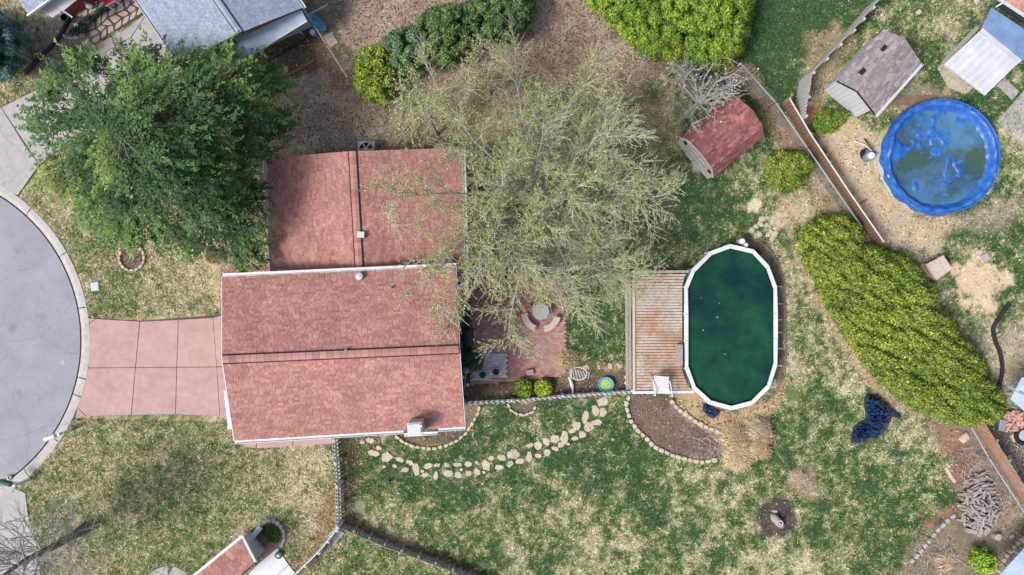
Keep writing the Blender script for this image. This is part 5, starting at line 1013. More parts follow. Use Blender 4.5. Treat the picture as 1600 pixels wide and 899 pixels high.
# small white topped table
tb = thing('wooden_table', 'white topped wooden hutch with red legs beside the hedge', 'table', tuple(P(1463, 421)))
zt = .75; T = [P(1448, 413, zt), P(1474, 399, zt), P(1488.5, 420, zt), P(1463, 438, zt)]
MB().hexa([v - Vector((0, 0, .05)) for v in T], T).build('top', 'wood_pale', tb); c_ = sum(T, Vector()) / 4
for k in range(4):
    a = lerp(T[k], c_, .12); MB().beam(Vector((a.x, a.y, 0)), Vector((a.x, a.y, zt - .06)), .08, .08).build('leg', 'brick_loose', tb)
for z_ in (.2, .5): MB().beam(Vector((lerp(T[0], c_, .1).x, lerp(T[0], c_, .1).y, z_)), Vector((lerp(T[3], c_, .1).x, lerp(T[3], c_, .1).y, z_)), .05, .12).build('side_board', 'brick_loose', tb)
MB().beam(P(1437, 415, .3), P(1450, 434, .3), .25, .08).build('ramp_board', 'brick_loose', tb)
q = P(1537, 402); tag(MB().box((q.x, q.y, .08), (.27, .27, .16), .5).box((q.x, q.y, .17), (.3, .3, .025), .5).build('small_box', 'concrete', origin=tuple(q)), 'small pale square box on the right hand lawn', 'box')
# woodpile
wp = thing('woodpile', 'heap of weathered grey split logs near the lower right fence', 'woodpile', tuple(P(1528, 790)))
PILE = [(1505,770),(1512,752),(1528,738),(1545,748),(1552,765),(1558,790),(1562,812),(1550,824),(1525,828),(1504,818),(1500,795)]
PX, PY = np.array([p[0] for p in PILE]), np.array([p[1] for p in PILE]); cnt = 0
while cnt < 150:
    x, y = random.uniform(1498, 1564), random.uniform(736, 832); dd = sdf(np.array([x]), np.array([y]), PILE)[0]
    if dd > -2: continue
    z = .08 + min(.55, -dd * S * 1.1) * random.uniform(.25, 1); q = P(x, y, z); a = math.radians(random.choice((10, 25, 100, 115, 75, -10, 150))) + random.gauss(0, .25) if y > 775 else math.radians(20) + random.gauss(0, .3)
    L = random.uniform(.38, .72); d = Vector((math.cos(a), math.sin(a), random.gauss(0, .1))) * L / 2; r = random.uniform(.035, .07)
    MB().tube([q - d, q + d], [r, r * random.uniform(.8, 1)], 5).build('log', 'log', wp); cnt += 1
for x, y, L, rz, lb in ((1517, 830, .5, -.2, 'leftmost block of wood below the woodpile'), (1530, 832, .4, 1.2, 'middle block of wood below the woodpile'), (1540, 830, .4, .9, 'rightmost block of wood below the woodpile')):
    q = P(x, y, .1); dv_ = Vector((math.cos(rz), math.sin(rz), 0)) * L / 2; tag(MB().beam(q - dv_, q + dv_, .2, .2).build('wood_block', 'log', origin=(q.x, q.y, 0)), lb, 'wood')
q = P(1555, 837); tag(MB().lathe((q.x, q.y, 0), [(.16, 0), (.16, .28), (.13, .3)], 14).build('tree_stump', 'stone_grey', origin=tuple(q)), 'round grey stump end right below the woodpile', 'stump')
def plank(x0, y0, x1, y1, w, m, label, z=.06, h=.05):
    a, c = P(x0, y0, z), P(x1, y1, z); tag(MB().beam(a, c, w, h).build('plank', m, origin=(a.x, a.y, 0)), label, 'plank')
plank(1477, 731, 1492, 754, .14, 'wood_pale', 'pale plank lying on the lawn edge left of woodpile'); plank(1573, 713, 1586, 740, .4, 'wood_grey', 'wide grey board leaning behind the rusty fence', .1); plank(1552, 672, 1562, 656, .09, 'white_trim', 'white stick beside the loose brick heap')
q = P(1562, 664, .2); tag(MB().box((q.x, q.y, .2), (.3, .55, .4), -.15).box((q.x, q.y, .41), (.2, .42, .04), -.15).build('metal_bin', 'steel', origin=(q.x, q.y, 0)), 'grey metal bin left of the loose brick heap', 'bin')
bp = thing('brick_heap', 'heap of loose red bricks at the right edge', 'bricks', tuple(P(1580, 655)))
bk2 = MB(); bk2.box((0, 0, 0), (.22, .1, .07)); b2m = bk2.mesh('brick'); b2m.materials.append(M['brick_loose'])
for k in range(75):
    x, y = 1567 + random.random() * 30, 645 + random.random() * 28; o = bpy.data.objects.new('brick', b2m); COL.objects.link(o); o.parent = bp; q = P(x, y, .05 + random.random() * .22); o.location = q - ORG[bp.name]; o.rotation_euler = (random.gauss(0, .25), random.gauss(0, .25), random.gauss(.9, .5))
q = P(1585, 684, .06); tag(MB().box((q.x, q.y, .06), (.32, .38, .06), .5).build('paving_block', 'stone_tan', origin=(q.x, q.y, 0)), 'square tan paver beside the black tyre', 'paver')
q = P(1603, 682, .3); ty_ = thing('tyre', 'black tyre lying at the right edge', 'tyre', (q.x, q.y, 0)); prof = [(.36 + .1 * math.cos(t), .14 + .11 * math.sin(t)) for t in np.linspace(0, 2 * math.pi, 13)]
bm = MB(); bm.lathe((q.x, q.y, 0), prof, 28); bm.f = bm.f[:-2]; bm.build('rubber_ring', 'rubber', ty_, smooth=True); MB().lathe((q.x, q.y, .05), [(.26, 0), (.26, .08), (.1, .09)], 18).build('hub', 'pale_blue_metal', ty_)
# twig litter behind the fences
tw = MB()
for (x0, x1, y0, y1, n) in ((1535, 1600, 690, 800, 130), (1500, 1540, 700, 745, 45), (1560, 1600, 730, 790, 60), (1420, 1500, 840, 895, 50), (1080, 1135, 680, 716, 60), (1440, 1470, 425, 480, 30)):
    for k in range(n):
        q = P(random.uniform(x0, x1), random.uniform(y0, y1), random.uniform(.03, .2)); a = random.uniform(0, 6.28); L = random.uniform(.25, .9); e = Vector((math.cos(a), math.sin(a), random.gauss(0, .12))) * L
        tw.tube([q, q + e * .5 + Vector((random.gauss(0, .05), random.gauss(0, .05), .02)), q + e], [.014, .011, .005], 3, False)
tag(tw.build('brush_twigs', 'bark_pale'), 'pale dry twigs and brush scattered over the corner beds', 'twigs', kind='stuff')
# fire pit with statue
q = P(1219, 822); fp = thing('concrete_frog', 'pale concrete garden figure lying in the dark mulch circle', 'statue', tuple(P(1215, 812)))
c_ = P(1214, 812, .15); bm = MB(); bm.tube([P(1205, 803, .1), P(1210, 809, .22), P(1217, 817, .2), P(1223, 823, .12)], [.08, .2, .19, .12], 12); bm.build('body', 'log', fp, smooth=True)
c2 = P(1219, 819, .42); MB().lathe((c2.x, c2.y, .34), [(.17, 0), (.17, .05), (.11, .05), (.1, .02)], 16).build('basin', 'flagstone', fp); MB().lathe((c2.x, c2.y, .36), [(.07, 0), (.06, .1), (.02, .14)], 10).build('knob', 'concrete', fp)
q = P(1209, 800); tag(MB().prism(stone_pts(q, .34, .26, .2, 9, .5), -.02, .12, .04).build('quartz_rock', 'concrete', origin=tuple(q)), 'broken white rock at the top of the dark mulch circle', 'rock')
# blue tarp (crumpled sheet), heightfield inside an outline
TP = [(1350,622),(1356,617),(1366,616),(1376,619),(1384,628),(1394,640),(1405,645),(1408,650),(1406,655),(1395,652),(1390,662),(1383,675),(1372,683),(1360,685),(1350,690),(1338,694),(1329,690),(1330,680),(1333,668),(1342,660),(1352,655),(1352,648),(1350,636)]
def sheet(name, label, cat, poly, m, h, seed, step=.8, amp=1., parent=None, fs=14, z0=.02):
    xs = np.arange(min(p[0] for p in poly), max(p[0] for p in poly) + step, step); ys = np.arange(min(p[1] for p in poly), max(p[1] for p in poly) + step, step); X, Y = np.meshgrid(xs, ys)
    d = -sdf(X, Y, poly); w1 = fbm(X, Y, fs, seed, 2) * 22; rid = 1 - np.abs(fbm(X + w1 * .4, Y - w1 * .3, fs * .75, seed + 5, 3, .6) - .5) * 5; fine = 1 - np.abs(fbm(X * 1.0 + w1, Y * 1.6, fs * .35, seed + 9, 2) - .5) * 5
    z = z0 + np.clip(d / 9, 0, 1) ** .6 * h * (.35 + .65 * fbm(X, Y, fs * 1.6, seed + 13, 2)) + np.clip(d / 4, 0, 1) * (np.clip(rid, -1, 1) * .09 + np.clip(fine, -1, 1) * .05) * amp
    k = d > -.3; I = -np.ones(X.shape, int); I[k] = np.arange(k.sum()); v = Pn(X[k], Y[k], np.maximum(z[k], z0)); q = np.stack([I[1:, :-1], I[1:, 1:], I[:-1, 1:], I[:-1, :-1]], -1).reshape(-1, 4); q = q[(q >= 0).all(1)]
    o = npmesh(name, v, 4, m, parent, tuple(P(np.mean([p[0] for p in poly]), np.mean([p[1] for p in poly]))), faces=q)
    return tag(o, label, cat) if parent is None else o
sheet('blue_tarp', 'crumpled dark blue tarp lying at the hedge foot', 'tarp', TP, 'tarp_blue', .38, 101, .5, 2.6, fs=13)
sheet('blue_bag', 'crumpled bright blue plastic sheet under the pool bottom edge', 'sheet', [(1098,632),(1106,630),(1118,638),(1126,642),(1124,648),(1114,655),(1106,650),(1098,642)], 'tarp_blue', .12, 131, .5, 1.6, fs=8)
sheet('dark_hollow', 'flat patch of dark grit inside the small flower bed', 'grit', [(745,598),(800,597),(805,608),(745,622)], 'dark_gap', .02, 141, 1.2, .15) if False else None
q = P(607, 751); sp = thing('sprinkler', 'small dark blue sprinkler standing on the green lawn', 'sprinkler', tuple(q)); MB().box((q.x, q.y, .05), (.18, .32, .06), -.2).build('base', 'black_plastic', sp); MB().lathe((q.x, q.y, .08), [(.07, 0), (.06, .1), (.02, .14)], 10).build('head', 'liner_blue', sp)
q = P(1413, 340); tag(MB().box((q.x, q.y, .03), (.3, .12, .06), .4).build('wood_scrap', 'wood_brown', origin=tuple(q)), 'small brown wood scrap on the sandy ground', 'scrap') if False else None
q = P(1349, 345 - 30); tag(MB().box((q.x, q.y, .04), (.4, .1, .06), .5).build('wood_scrap', 'wood_brown', origin=tuple(q)), 'short brown stick on sand below the pool filter', 'scrap')

# ------------------------------------------------------------------ vegetation
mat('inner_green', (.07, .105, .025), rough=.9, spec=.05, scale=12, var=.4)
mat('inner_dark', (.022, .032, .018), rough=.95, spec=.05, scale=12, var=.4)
def worley(x, y, sc, seed=0):
    x = x / sc; y = y / sc; xi = np.floor(x).astype(int); yi = np.floor(y).astype(int); best = np.full(x.shape, 9.); rid = np.zeros(x.shape)
    for i in (-1, 0, 1):
        for j in (-1, 0, 1):
            a, b = xi + i, yi + j; jx = _LAT[(a * 37 + b * 17 + seed * 13) % 256, (a * 11 + b * 53 + seed * 5) % 256]; jy = _LAT[(a * 23 + b * 41 + 91 + seed * 3) % 256, (a * 59 + b * 13 + 17 + seed * 7) % 256]
            d = np.hypot(a + .1 + .8 * jx - x, b + .1 + .8 * jy - y); k = d < best; best = np.where(k, d, best); rid = np.where(k, (jx * 7.3 + jy * 3.1) % 1, rid)
    return best, rid
def in_poly(poly, n):
    xs = [p[0] for p in poly]; ys = [p[1] for p in poly]; X = np.empty(0); Y = np.empty(0)
    while len(X) < n:
        x, y = RNG.uniform(min(xs), max(xs), n * 2), RNG.uniform(min(ys), max(ys), n * 2); k = sdf(x, y, poly) < 0; X, Y = np.concatenate([X, x[k]]), np.concatenate([Y, y[k]])
    return X[:n], Y[:n]
def mass(name, label, cat, poly, h, n, pal, L, W, dm, bs=14, bamp=.35, seed=0, trunk=True, up=.6, inner='inner_green', group=None, z0=.05, ragged=3., tipmix=1., aniso=None):
    """dense evergreen: leaf sprays over a bumpy dome, with a darker twig core"""
    cx, cy = np.mean([p[0] for p in poly]), np.mean([p[1] for p in poly]); base = P(cx, cy)
    k0 = (H - h * .5) / H; base = Vector(((cx - 800) * S * k0, (449.5 - cy) * S * k0, 0))
    t = thing(name, label, cat, tuple(base), group)
    def hz(x, y):
        d = np.clip(-sdf(x, y, poly) + (fbm(x, y, 16, seed + 3, 2) - .5) * ragged * 2, 0, None); e = np.clip(d / dm, 0, 1); dome = np.sqrt(1 - (1 - e) ** 2)
        xx, yy = x, y
        if aniso: ca, sa = math.cos(aniso), math.sin(aniso); xx, yy = (x * ca + y * sa) * .55, (-x * sa + y * ca) * 1.25
        wq = (fbm(x, y, 9, seed + 40, 2) - .5) * 7; f1, cid = worley(xx + wq, yy - wq, bs * 1.25, seed + 1); bm = .72 * (1 - np.clip(f1 / .8, 0, 1) ** 2) + .28 * fbm(xx, yy, bs * .6, seed, 2, .6) + (cid - .5) * .16; return z0 + dome * (h - bamp) + bm * bamp * 2 * np.clip(.35 + dome, 0, 1) - bamp * .5, bm, dome
    x, y = in_poly(poly, n); z, b, dome = hz(x, y); e = 1.5
    zx, _, _ = hz(x + e, y); zy, _, _ = hz(x, y + e); sc = e * S
    nr = np.stack([-(zx - z) / sc, (zy - z) / sc, np.ones(n)], -1); nr[:, :2] = np.clip(nr[:, :2], -2.5, 2.5); nr /= np.linalg.norm(nr, axis=1, keepdims=True)
    lay = RNG.random(n) ** 2.2 * .30; z = np.maximum(z - lay, .02); c = Pn(x, y, z) + nr * RNG.uniform(-.03, .07, (n, 1))
    dr = nr * up + RNG.normal(0, .55, (n, 3)); nn = nr + RNG.normal(0, .55, (n, 3))
    tip = np.clip((b - .18) * 1.7 + RNG.normal(0, .22, n) - lay * 2.2, 0, 1)[:, None] * tipmix; pal = np.array(pal)  # shade between clumps put into leaf colour, besides yellower growth on raised tips
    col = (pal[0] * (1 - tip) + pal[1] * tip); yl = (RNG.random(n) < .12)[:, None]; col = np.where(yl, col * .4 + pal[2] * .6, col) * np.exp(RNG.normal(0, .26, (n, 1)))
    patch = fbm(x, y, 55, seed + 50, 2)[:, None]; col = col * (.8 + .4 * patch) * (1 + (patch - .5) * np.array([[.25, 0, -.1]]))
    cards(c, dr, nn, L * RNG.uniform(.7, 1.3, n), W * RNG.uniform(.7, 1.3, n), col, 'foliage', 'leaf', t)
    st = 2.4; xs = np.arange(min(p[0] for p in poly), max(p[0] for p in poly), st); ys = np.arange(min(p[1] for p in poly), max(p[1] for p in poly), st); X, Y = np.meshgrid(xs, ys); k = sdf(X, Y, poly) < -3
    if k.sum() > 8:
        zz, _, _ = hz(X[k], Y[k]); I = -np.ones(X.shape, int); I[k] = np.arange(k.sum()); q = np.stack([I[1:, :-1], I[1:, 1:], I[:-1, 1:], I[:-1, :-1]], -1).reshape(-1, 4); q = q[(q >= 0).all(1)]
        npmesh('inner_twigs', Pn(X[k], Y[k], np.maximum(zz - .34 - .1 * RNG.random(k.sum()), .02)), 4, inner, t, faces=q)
    if trunk: MB().tube([(base.x, base.y, -.05), (base.x + .05, base.y, h * .35), (base.x, base.y + .03, h * .6)], [.12, .09, .05], 8).build('trunk', 'bark', t)
    return t
YG = [(.095, .165, .032), (.24, .32, .055), (.35, .375, .065)]
BG = [(.075, .16, .026), (.245, .37, .05), (.36, .42, .065)]
DG = [(.05, .11, .04), (.14, .235, .08), (.22, .29, .09)]
HEDGE = [(1243,378),(1256,352),(1282,338),(1318,334),(1345,346),(1352,380),(1385,388),(1415,398),(1445,425),(1462,452),(1468,480),(1490,500),(1505,530),(1535,555),(1545,590),(1566,615),(1572,645),(1552,664),(1510,666),(1468,657),(1430,642),(1395,615),(1365,588),(1338,555),(1312,515),(1290,480),(1272,440),(1252,408)]
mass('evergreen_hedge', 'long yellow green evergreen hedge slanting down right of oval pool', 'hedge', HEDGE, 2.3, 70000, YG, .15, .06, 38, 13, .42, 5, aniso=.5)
TOPH = [(905,-30),(918,10),(945,30),(968,52),(988,74),(1015,92),(1048,104),(1080,106),(1115,110),(1145,102),(1163,80),(1172,50),(1178,20),(1184,-30)]
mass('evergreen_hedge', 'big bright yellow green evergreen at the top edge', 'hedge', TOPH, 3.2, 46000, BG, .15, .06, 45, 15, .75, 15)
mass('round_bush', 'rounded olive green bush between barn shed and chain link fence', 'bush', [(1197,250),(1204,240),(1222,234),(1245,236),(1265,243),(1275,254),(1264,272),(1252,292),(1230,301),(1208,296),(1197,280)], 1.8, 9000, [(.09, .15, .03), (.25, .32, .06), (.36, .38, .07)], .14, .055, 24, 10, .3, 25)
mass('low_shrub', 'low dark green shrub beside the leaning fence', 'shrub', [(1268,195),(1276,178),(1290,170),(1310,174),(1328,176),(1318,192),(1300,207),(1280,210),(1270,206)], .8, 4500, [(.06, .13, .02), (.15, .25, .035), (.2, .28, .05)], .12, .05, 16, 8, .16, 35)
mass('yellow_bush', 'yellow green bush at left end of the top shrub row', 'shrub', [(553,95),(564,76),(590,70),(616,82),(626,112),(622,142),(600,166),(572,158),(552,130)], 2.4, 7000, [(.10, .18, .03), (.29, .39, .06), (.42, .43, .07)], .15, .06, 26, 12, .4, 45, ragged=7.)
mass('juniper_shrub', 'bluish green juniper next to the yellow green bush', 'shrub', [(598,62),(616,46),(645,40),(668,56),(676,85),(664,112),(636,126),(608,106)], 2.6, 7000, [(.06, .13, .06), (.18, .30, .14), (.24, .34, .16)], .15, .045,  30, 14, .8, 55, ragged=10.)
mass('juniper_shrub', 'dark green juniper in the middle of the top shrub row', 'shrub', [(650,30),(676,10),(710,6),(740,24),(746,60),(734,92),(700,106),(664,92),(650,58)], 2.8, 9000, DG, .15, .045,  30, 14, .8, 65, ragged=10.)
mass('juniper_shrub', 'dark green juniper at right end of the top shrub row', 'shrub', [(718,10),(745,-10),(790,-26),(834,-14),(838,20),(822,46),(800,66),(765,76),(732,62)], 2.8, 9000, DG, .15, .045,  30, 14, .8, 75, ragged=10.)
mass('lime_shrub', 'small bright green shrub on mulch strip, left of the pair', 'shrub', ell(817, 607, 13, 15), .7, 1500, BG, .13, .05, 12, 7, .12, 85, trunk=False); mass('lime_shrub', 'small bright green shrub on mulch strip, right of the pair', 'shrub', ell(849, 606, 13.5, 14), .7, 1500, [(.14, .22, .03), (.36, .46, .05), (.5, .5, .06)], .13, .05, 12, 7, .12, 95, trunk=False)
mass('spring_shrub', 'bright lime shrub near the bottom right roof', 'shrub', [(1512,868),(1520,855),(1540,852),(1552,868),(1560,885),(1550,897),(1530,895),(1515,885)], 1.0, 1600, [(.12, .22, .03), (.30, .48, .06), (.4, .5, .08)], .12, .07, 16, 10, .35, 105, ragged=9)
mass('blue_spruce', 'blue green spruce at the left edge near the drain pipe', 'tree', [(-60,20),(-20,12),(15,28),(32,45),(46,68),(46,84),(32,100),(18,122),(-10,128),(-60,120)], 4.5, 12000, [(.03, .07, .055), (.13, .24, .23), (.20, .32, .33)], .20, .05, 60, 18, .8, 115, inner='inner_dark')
for k, (x, y, lb) in enumerate(((742, 566, 'dark green leafy plant by the house wall above the pots'), (737, 556, 'dark spiky plant at the house wall beside grey pavers'))):
    q = P(x, y); n = 260; a = RNG.uniform(0, 6.28, n); r = RNG.uniform(0, .42, n); c = np.stack([q.x + r * np.cos(a), q.y + r * np.sin(a), .55 - r * .7 + RNG.uniform(-.05, .05, n)], -1)
    t = thing('fern', lb, 'plant', tuple(q)); cards(c, np.stack([np.cos(a), np.sin(a), -.5 + 0 * a], -1), np.stack([RNG.normal(0, .3, n), RNG.normal(0, .3, n), np.ones(n)], -1), .28, .05, np.array((.04, .08, .035)) * RNG.uniform(.5, 1.6, (n, 1)), 'foliage', 'leaf', t); MB().lathe((q.x, q.y, .03), [(.12, 0), (.15, .22), (.1, .24)], 10).build('pot', 'terracotta', t)
n = 700; x, y = in_poly([(405,828),(415,820),(430,820),(438,832),(436,848),(420,848)], n); z = RNG.uniform(.05, .28, n)
t = thing('ground_ivy', 'small green ivy inside the grey stone ring', 'plant', tuple(P(424, 834))); cards(Pn(x, y, z), RNG.normal(0, 1, (n, 3)), RNG.normal(0, .4, (n, 3)) + np.array((0, 0, 1)), .08, .06, np.array((.06, .13, .03)) * RNG.uniform(.5, 1.7, (n, 1)), 'foliage', 'leaf', t)
n = 160; x, y = in_poly(ell(110, 82, 9), n); t = thing('young_plant', 'small bright green plant near the pale driveway corner', 'plant', tuple(P(110, 82))); cards(Pn(x, y, RNG.uniform(.05, .35, n)), RNG.normal(0, 1, (n, 3)), RNG.normal(0, .4, (n, 3)) + np.array((0, 0, 1)), .14, .05, np.array((.14, .22, .04)) * RNG.uniform(.6, 1.4, (n, 1)), 'foliage', 'leaf', t)
n = 900; x, y = in_poly([(118,38),(130,30),(150,18),(170,6),(172,12),(150,26),(135,50),(118,56),(105,52)], n); t = thing('bed_shrubbery', 'dark low shrubs in the bed before the brick wall', 'plant', tuple(P(130, 40))); cards(Pn(x, y, RNG.uniform(.03, .4, n)), RNG.normal(0, 1, (n, 3)), RNG.normal(0, .4, (n, 3)) + np.array((0, 0, 1)), .12, .06, np.array((.04, .07, .035)) * RNG.uniform(.4, 1.8, (n, 1)), 'foliage', 'leaf', t)

# ornamental dry grass clumps
def tuft(px, py, R, n, h, label, col, cat='grass clump', name='dry_grass_clump'):
    q = P(px, py); t = thing(name, label, cat, tuple(q)); a = RNG.uniform(0, 6.28, n); r = R * RNG.uniform(.35, 1.05, n); w = .012
    a = a + .9 * np.sin(2 * a + px) * .6; b0 = np.stack([q.x + RNG.normal(0, R * .24, n), q.y + RNG.normal(0, R * .24, n), 0 * a + .02], -1); mid = np.stack([b0[:, 0] + r * .45 * np.cos(a), b0[:, 1] + r * .45 * np.sin(a), h * RNG.uniform(.6, 1, n)], -1); a2 = a + RNG.normal(0, .35, n)
    tip = np.stack([b0[:, 0] + r * np.cos(a2), b0[:, 1] + r * np.sin(a2), h * RNG.uniform(.05, .6, n)], -1); s = np.stack([-np.sin(a), np.cos(a), 0 * a], -1) * w
    v = np.stack([b0 - s, b0 + s, mid + s, mid - s, mid - s, mid + s, tip + s * .3, tip - s * .3], 1).reshape(-1, 3); c = np.array(col) * np.exp(RNG.normal(0, .22, (n, 1))) * (1 + RNG.normal(0, .08, (n, 1)) * np.array([[.5, 0, -1]]))
    npmesh('grass_blades', v, 4, 'straw', t, col=np.clip(np.repeat(c, 8, axis=0), 0, .8))
tuft(1143, 681, .58, 2400, .5, 'tan dry ornamental grass clump, left of three below pool', (.56, .45, .28)); tuft(1186, 672, .55, 1800, .55, 'greyish dry ornamental grass clump, right of three below pool', (.52, .43, .31)); tuft(1150, 708, .66, 2600, .45, 'wide straw coloured grass clump, lowest of three below pool', (.60, .48, .31)); tuft(1185, 702, .5, 1500, .45, 'small straw grass clump between the other dry clumps', (.52, .40, .25))
tuft(1248, 748, .45, 700, .2, 'flattened pinkish dry grass clump above dark mulch circle', (.46, .36, .26)); tuft(1477, 876, .42, 600, .3, 'pale dry grass clump in the lower right brush', (.56, .43, .3)); tuft(336, 402, .4, 700, .6, 'dry straw plume grass at the tree edge beside garage', (.56, .45, .27)); tuft(888, 560, .5, 600, .45, 'dry grass clump at the patio edge under budding tree', (.42, .36, .2))

# branching helper
class Wood:
    def __init__(s): s.mb = MB(); s.tips = []; s.nodes = []
    def limb(s, p, d, L, r0, r1, nseg=6, curve=.18, rise=0., sides=5):
        p = Vector(p); d = Vector(d).normalized(); pts = [p.copy()]
        for k in range(nseg):
            d = (d + Vector((random.gauss(0, curve), random.gauss(0, curve), random.gauss(0, curve * .6) + rise))).normalized(); p = p + d * (L / nseg); pts.append(p.copy())
        s.mb.tube(pts, [lerp(r0, r1, (k / nseg) ** .8) for k in range(nseg + 1)], sides, False); return pts, d
def perp(d, ang, az):
    a = d.cross(Vector((.1, .2, 1))).normalized(); b = d.cross(a).normalized(); return (d * math.cos(ang) + (a * math.cos(az) + b * math.sin(az)) * math.sin(ang)).normalized()
# the big budding tree
random.seed(21)
tb_ = P(838, 333); bt_ = thing('budding_tree', 'large tree with grey limbs and fresh yellow green buds behind house', 'tree', tuple(tb_))
MB().tube([(tb_.x, tb_.y, -.1), (tb_.x, tb_.y, .3), (tb_.x - .03, tb_.y + .05, 2.2), (tb_.x - .05, tb_.y + .1, 3.3)], [.42, .3, .26, .24], 10).build('trunk', 'bark_pale', bt_)
Wd = Wood(); buds = []; top = Vector((tb_.x - .05, tb_.y + .1, 3.2)); nl = 26
for i in range(nl):
    az = 2 * math.pi * i / nl + random.gauss(0, .05); el = math.radians((24, 52, 36, 68)[i % 4] + random.gauss(0, 3)); ext = (6.9 if el < .8 else 6.0) * (1 - .15 * max(0, math.cos(az)) + .12 * max(0, -math.cos(az)) - .10 * max(0, -math.sin(az)))
    d0 = Vector((math.cos(az) * math.cos(el), math.sin(az) * math.cos(el), math.sin(el)))
    pts, _ = Wd.limb(top + Vector((0, 0, random.uniform(-.5, .5))), d0, ext * random.uniform(.86, 1.05), random.uniform(.07, .12), .012, 10, .10, -.02 if el > .8 else .015, 6)
    for j in range(2, 11):
        for q_ in range(2):
            dd = (pts[min(j, 10)] - pts[j - 1]).normalized(); sd = perp(dd, random.uniform(.5, 1.05), random.uniform(0, 6.28)); sd.z = sd.z * .6 + .12
            L = (2.7 - .13 * j) * random.uniform(.6, 1.1); sp, _ = Wd.limb(pts[min(j, 10)], sd, L, .028, .006, 5, .16, .02, 4)
            for m_ in range(1, 6):
                for w_i in range(4):
                    d3 = perp((sp[m_] - sp[m_ - 1]).normalized(), random.uniform(.4, 1.1), random.uniform(0, 6.28)); d3.z += .15; l3 = random.uniform(.35, .9)
                    tp, _ = Wd.limb(sp[m_], d3, l3, .010, .005, 2, .2, .03, 3)
                    for k in range(18):
                        f = random.random(); buds.append((lerp(tp[0], tp[1], f * 2) if f < .5 else lerp(tp[1], tp[2], f * 2 - 1)))
Wd.mb.build('branches', 'bark_pale', bt_)
bv = np.array([tuple(v) for v in buds]); keep = np.hypot((bv[:, 0] - tb_.x), (bv[:, 1] - tb_.y)) < 7.2; bv = bv[keep]; n = len(bv)
bcol = np.array((.385, .43, .145)) * np.exp(RNG.normal(0, .25, (n, 1))) * (1 + RNG.normal(0, .1, (n, 1)) * np.array([[1, 0, -.5]]))
cards(bv + RNG.normal(0, .02, (n, 3)), RNG.normal(0, 1, (n, 3)) + np.array((0, 0, .3)), RNG.normal(0, .6, (n, 3)) + np.array((0, 0, 1)), RNG.uniform(.035, .066, n), RNG.uniform(.022, .037, n), bcol, 'buds', 'leaf', bt_)
print('buds', n)
# slim young tree at the shrub row
def slim_tree(label, px, py, htot, nb, spread, budn, budcol, barkm, lean=(0, 0), name='young_tree', r=.09):
    b = P(px, py); t = thing(name, label, 'tree', tuple(b)); topv = Vector((b.x + lean[0], b.y + lean[1], htot)); MB().tube([(b.x, b.y, -.1), lerp(b, topv, .3), lerp(b, topv, .65) + Vector((.08, .05, 0)), topv], [r, r * .75, r * .45, .01], 7).build('trunk', barkm, t); w = Wood(); pts_ = []
    for k in range(nb):
        f = random.uniform(.25, .97); p = lerp(b, topv, f); az = random.uniform(0, 6.28); el = random.uniform(.3, .95); d = Vector((math.cos(az) * math.cos(el), math.sin(az) * math.cos(el), math.sin(el))); L = spread * (1.15 - f) * random.uniform(.7, 1.25) + .35
        br, _ = w.limb(p, d, L, r * .28, .006, 5, .14, .02, 4)
        for m_ in range(1, 6):
            for i in range(3):
                d3 = perp((br[m_] - br[m_ - 1]).normalized(), random.uniform(.35, 1.), random.uniform(0, 6.28)); tp, _ = w.limb(br[m_], d3, random.uniform(.3, .9), .009, .003, 2, .2, .02, 3)
                pts_ += [lerp(tp[0], tp[2], random.random()) for _ in range(budn)]
    w.mb.build('branches', barkm, t)
    if budn:
        v = np.array([tuple(q) for q in pts_]); n = len(v); cards(v + RNG.normal(0, .02, (n, 3)), RNG.normal(0, 1, (n, 3)), RNG.normal(0, .6, (n, 3)) + np.array((0, 0, 1)), RNG.uniform(.06, .11, n), RNG.uniform(.04, .07, n), np.array(budcol) * np.exp(RNG.normal(0, .2, (n, 1))), 'buds', 'leaf', t)
    return t
random.seed(5)
slim_tree('slim young budding tree in front of the bluish juniper', 683, 212, 6.0, 26, 1.9, 5, (.38, .42, .14), 'bark_pale', (-.4, 1.2)); slim_tree('slim young budding tree in front of the dark juniper', 765, 150, 4.6, 18, 1.6, 5, (.38, .42, .14), 'bark_pale', (-.1, .8))
# white blossoming tree by the barn shed
random.seed(9); b = P(1072, 178); wt_ = thing('blossom_tree', 'bare grey tree with white blossoms above the barn shed', 'tree', tuple(b)); MB().tube([(b.x, b.y, -.1), (b.x + .1, b.y + .1, .8), (b.x + .25, b.y + .2, 1.4)], [.13, .1, .08], 8).build('trunk', 'bark_pale', wt_); w = Wood(); fl2 = []
for k in range(17):
    az = random.uniform(-.6, 2.6) if k < 12 else random.uniform(0, 6.28); el = random.uniform(.15, .9); d = Vector((math.cos(az) * math.cos(el), math.sin(az) * math.cos(el), math.sin(el))); br, _ = w.limb((b.x + .25, b.y + .2, 1.3), d, random.uniform(1.6, 2.7), .06, .016, 7, .22, .01, 5)
    for m_ in range(2, 8):
        for i in range(3):
            d3 = perp((br[m_] - br[m_ - 1]).normalized(), random.uniform(.4, 1.1), random.uniform(0, 6.28)); tp, _ = w.limb(br[m_], d3, random.uniform(.4, 1.0), .02, .008, 3, .25, .0, 3); w.limb(tp[1], perp((tp[1] - tp[0]).normalized(), .8, random.uniform(0, 6)), .4, .012, .006, 2, .2, 0, 3)
            if random.random() < .8: fl2.append(tp[-1])
w.mb.build('branches', 'bark_pale', wt_); v = np.array([tuple(q) for q in fl2]); v = v[::2]; v = np.repeat(v, 2, 0) + RNG.normal(0, .03, (len(v) * 2, 3)); n = len(v)
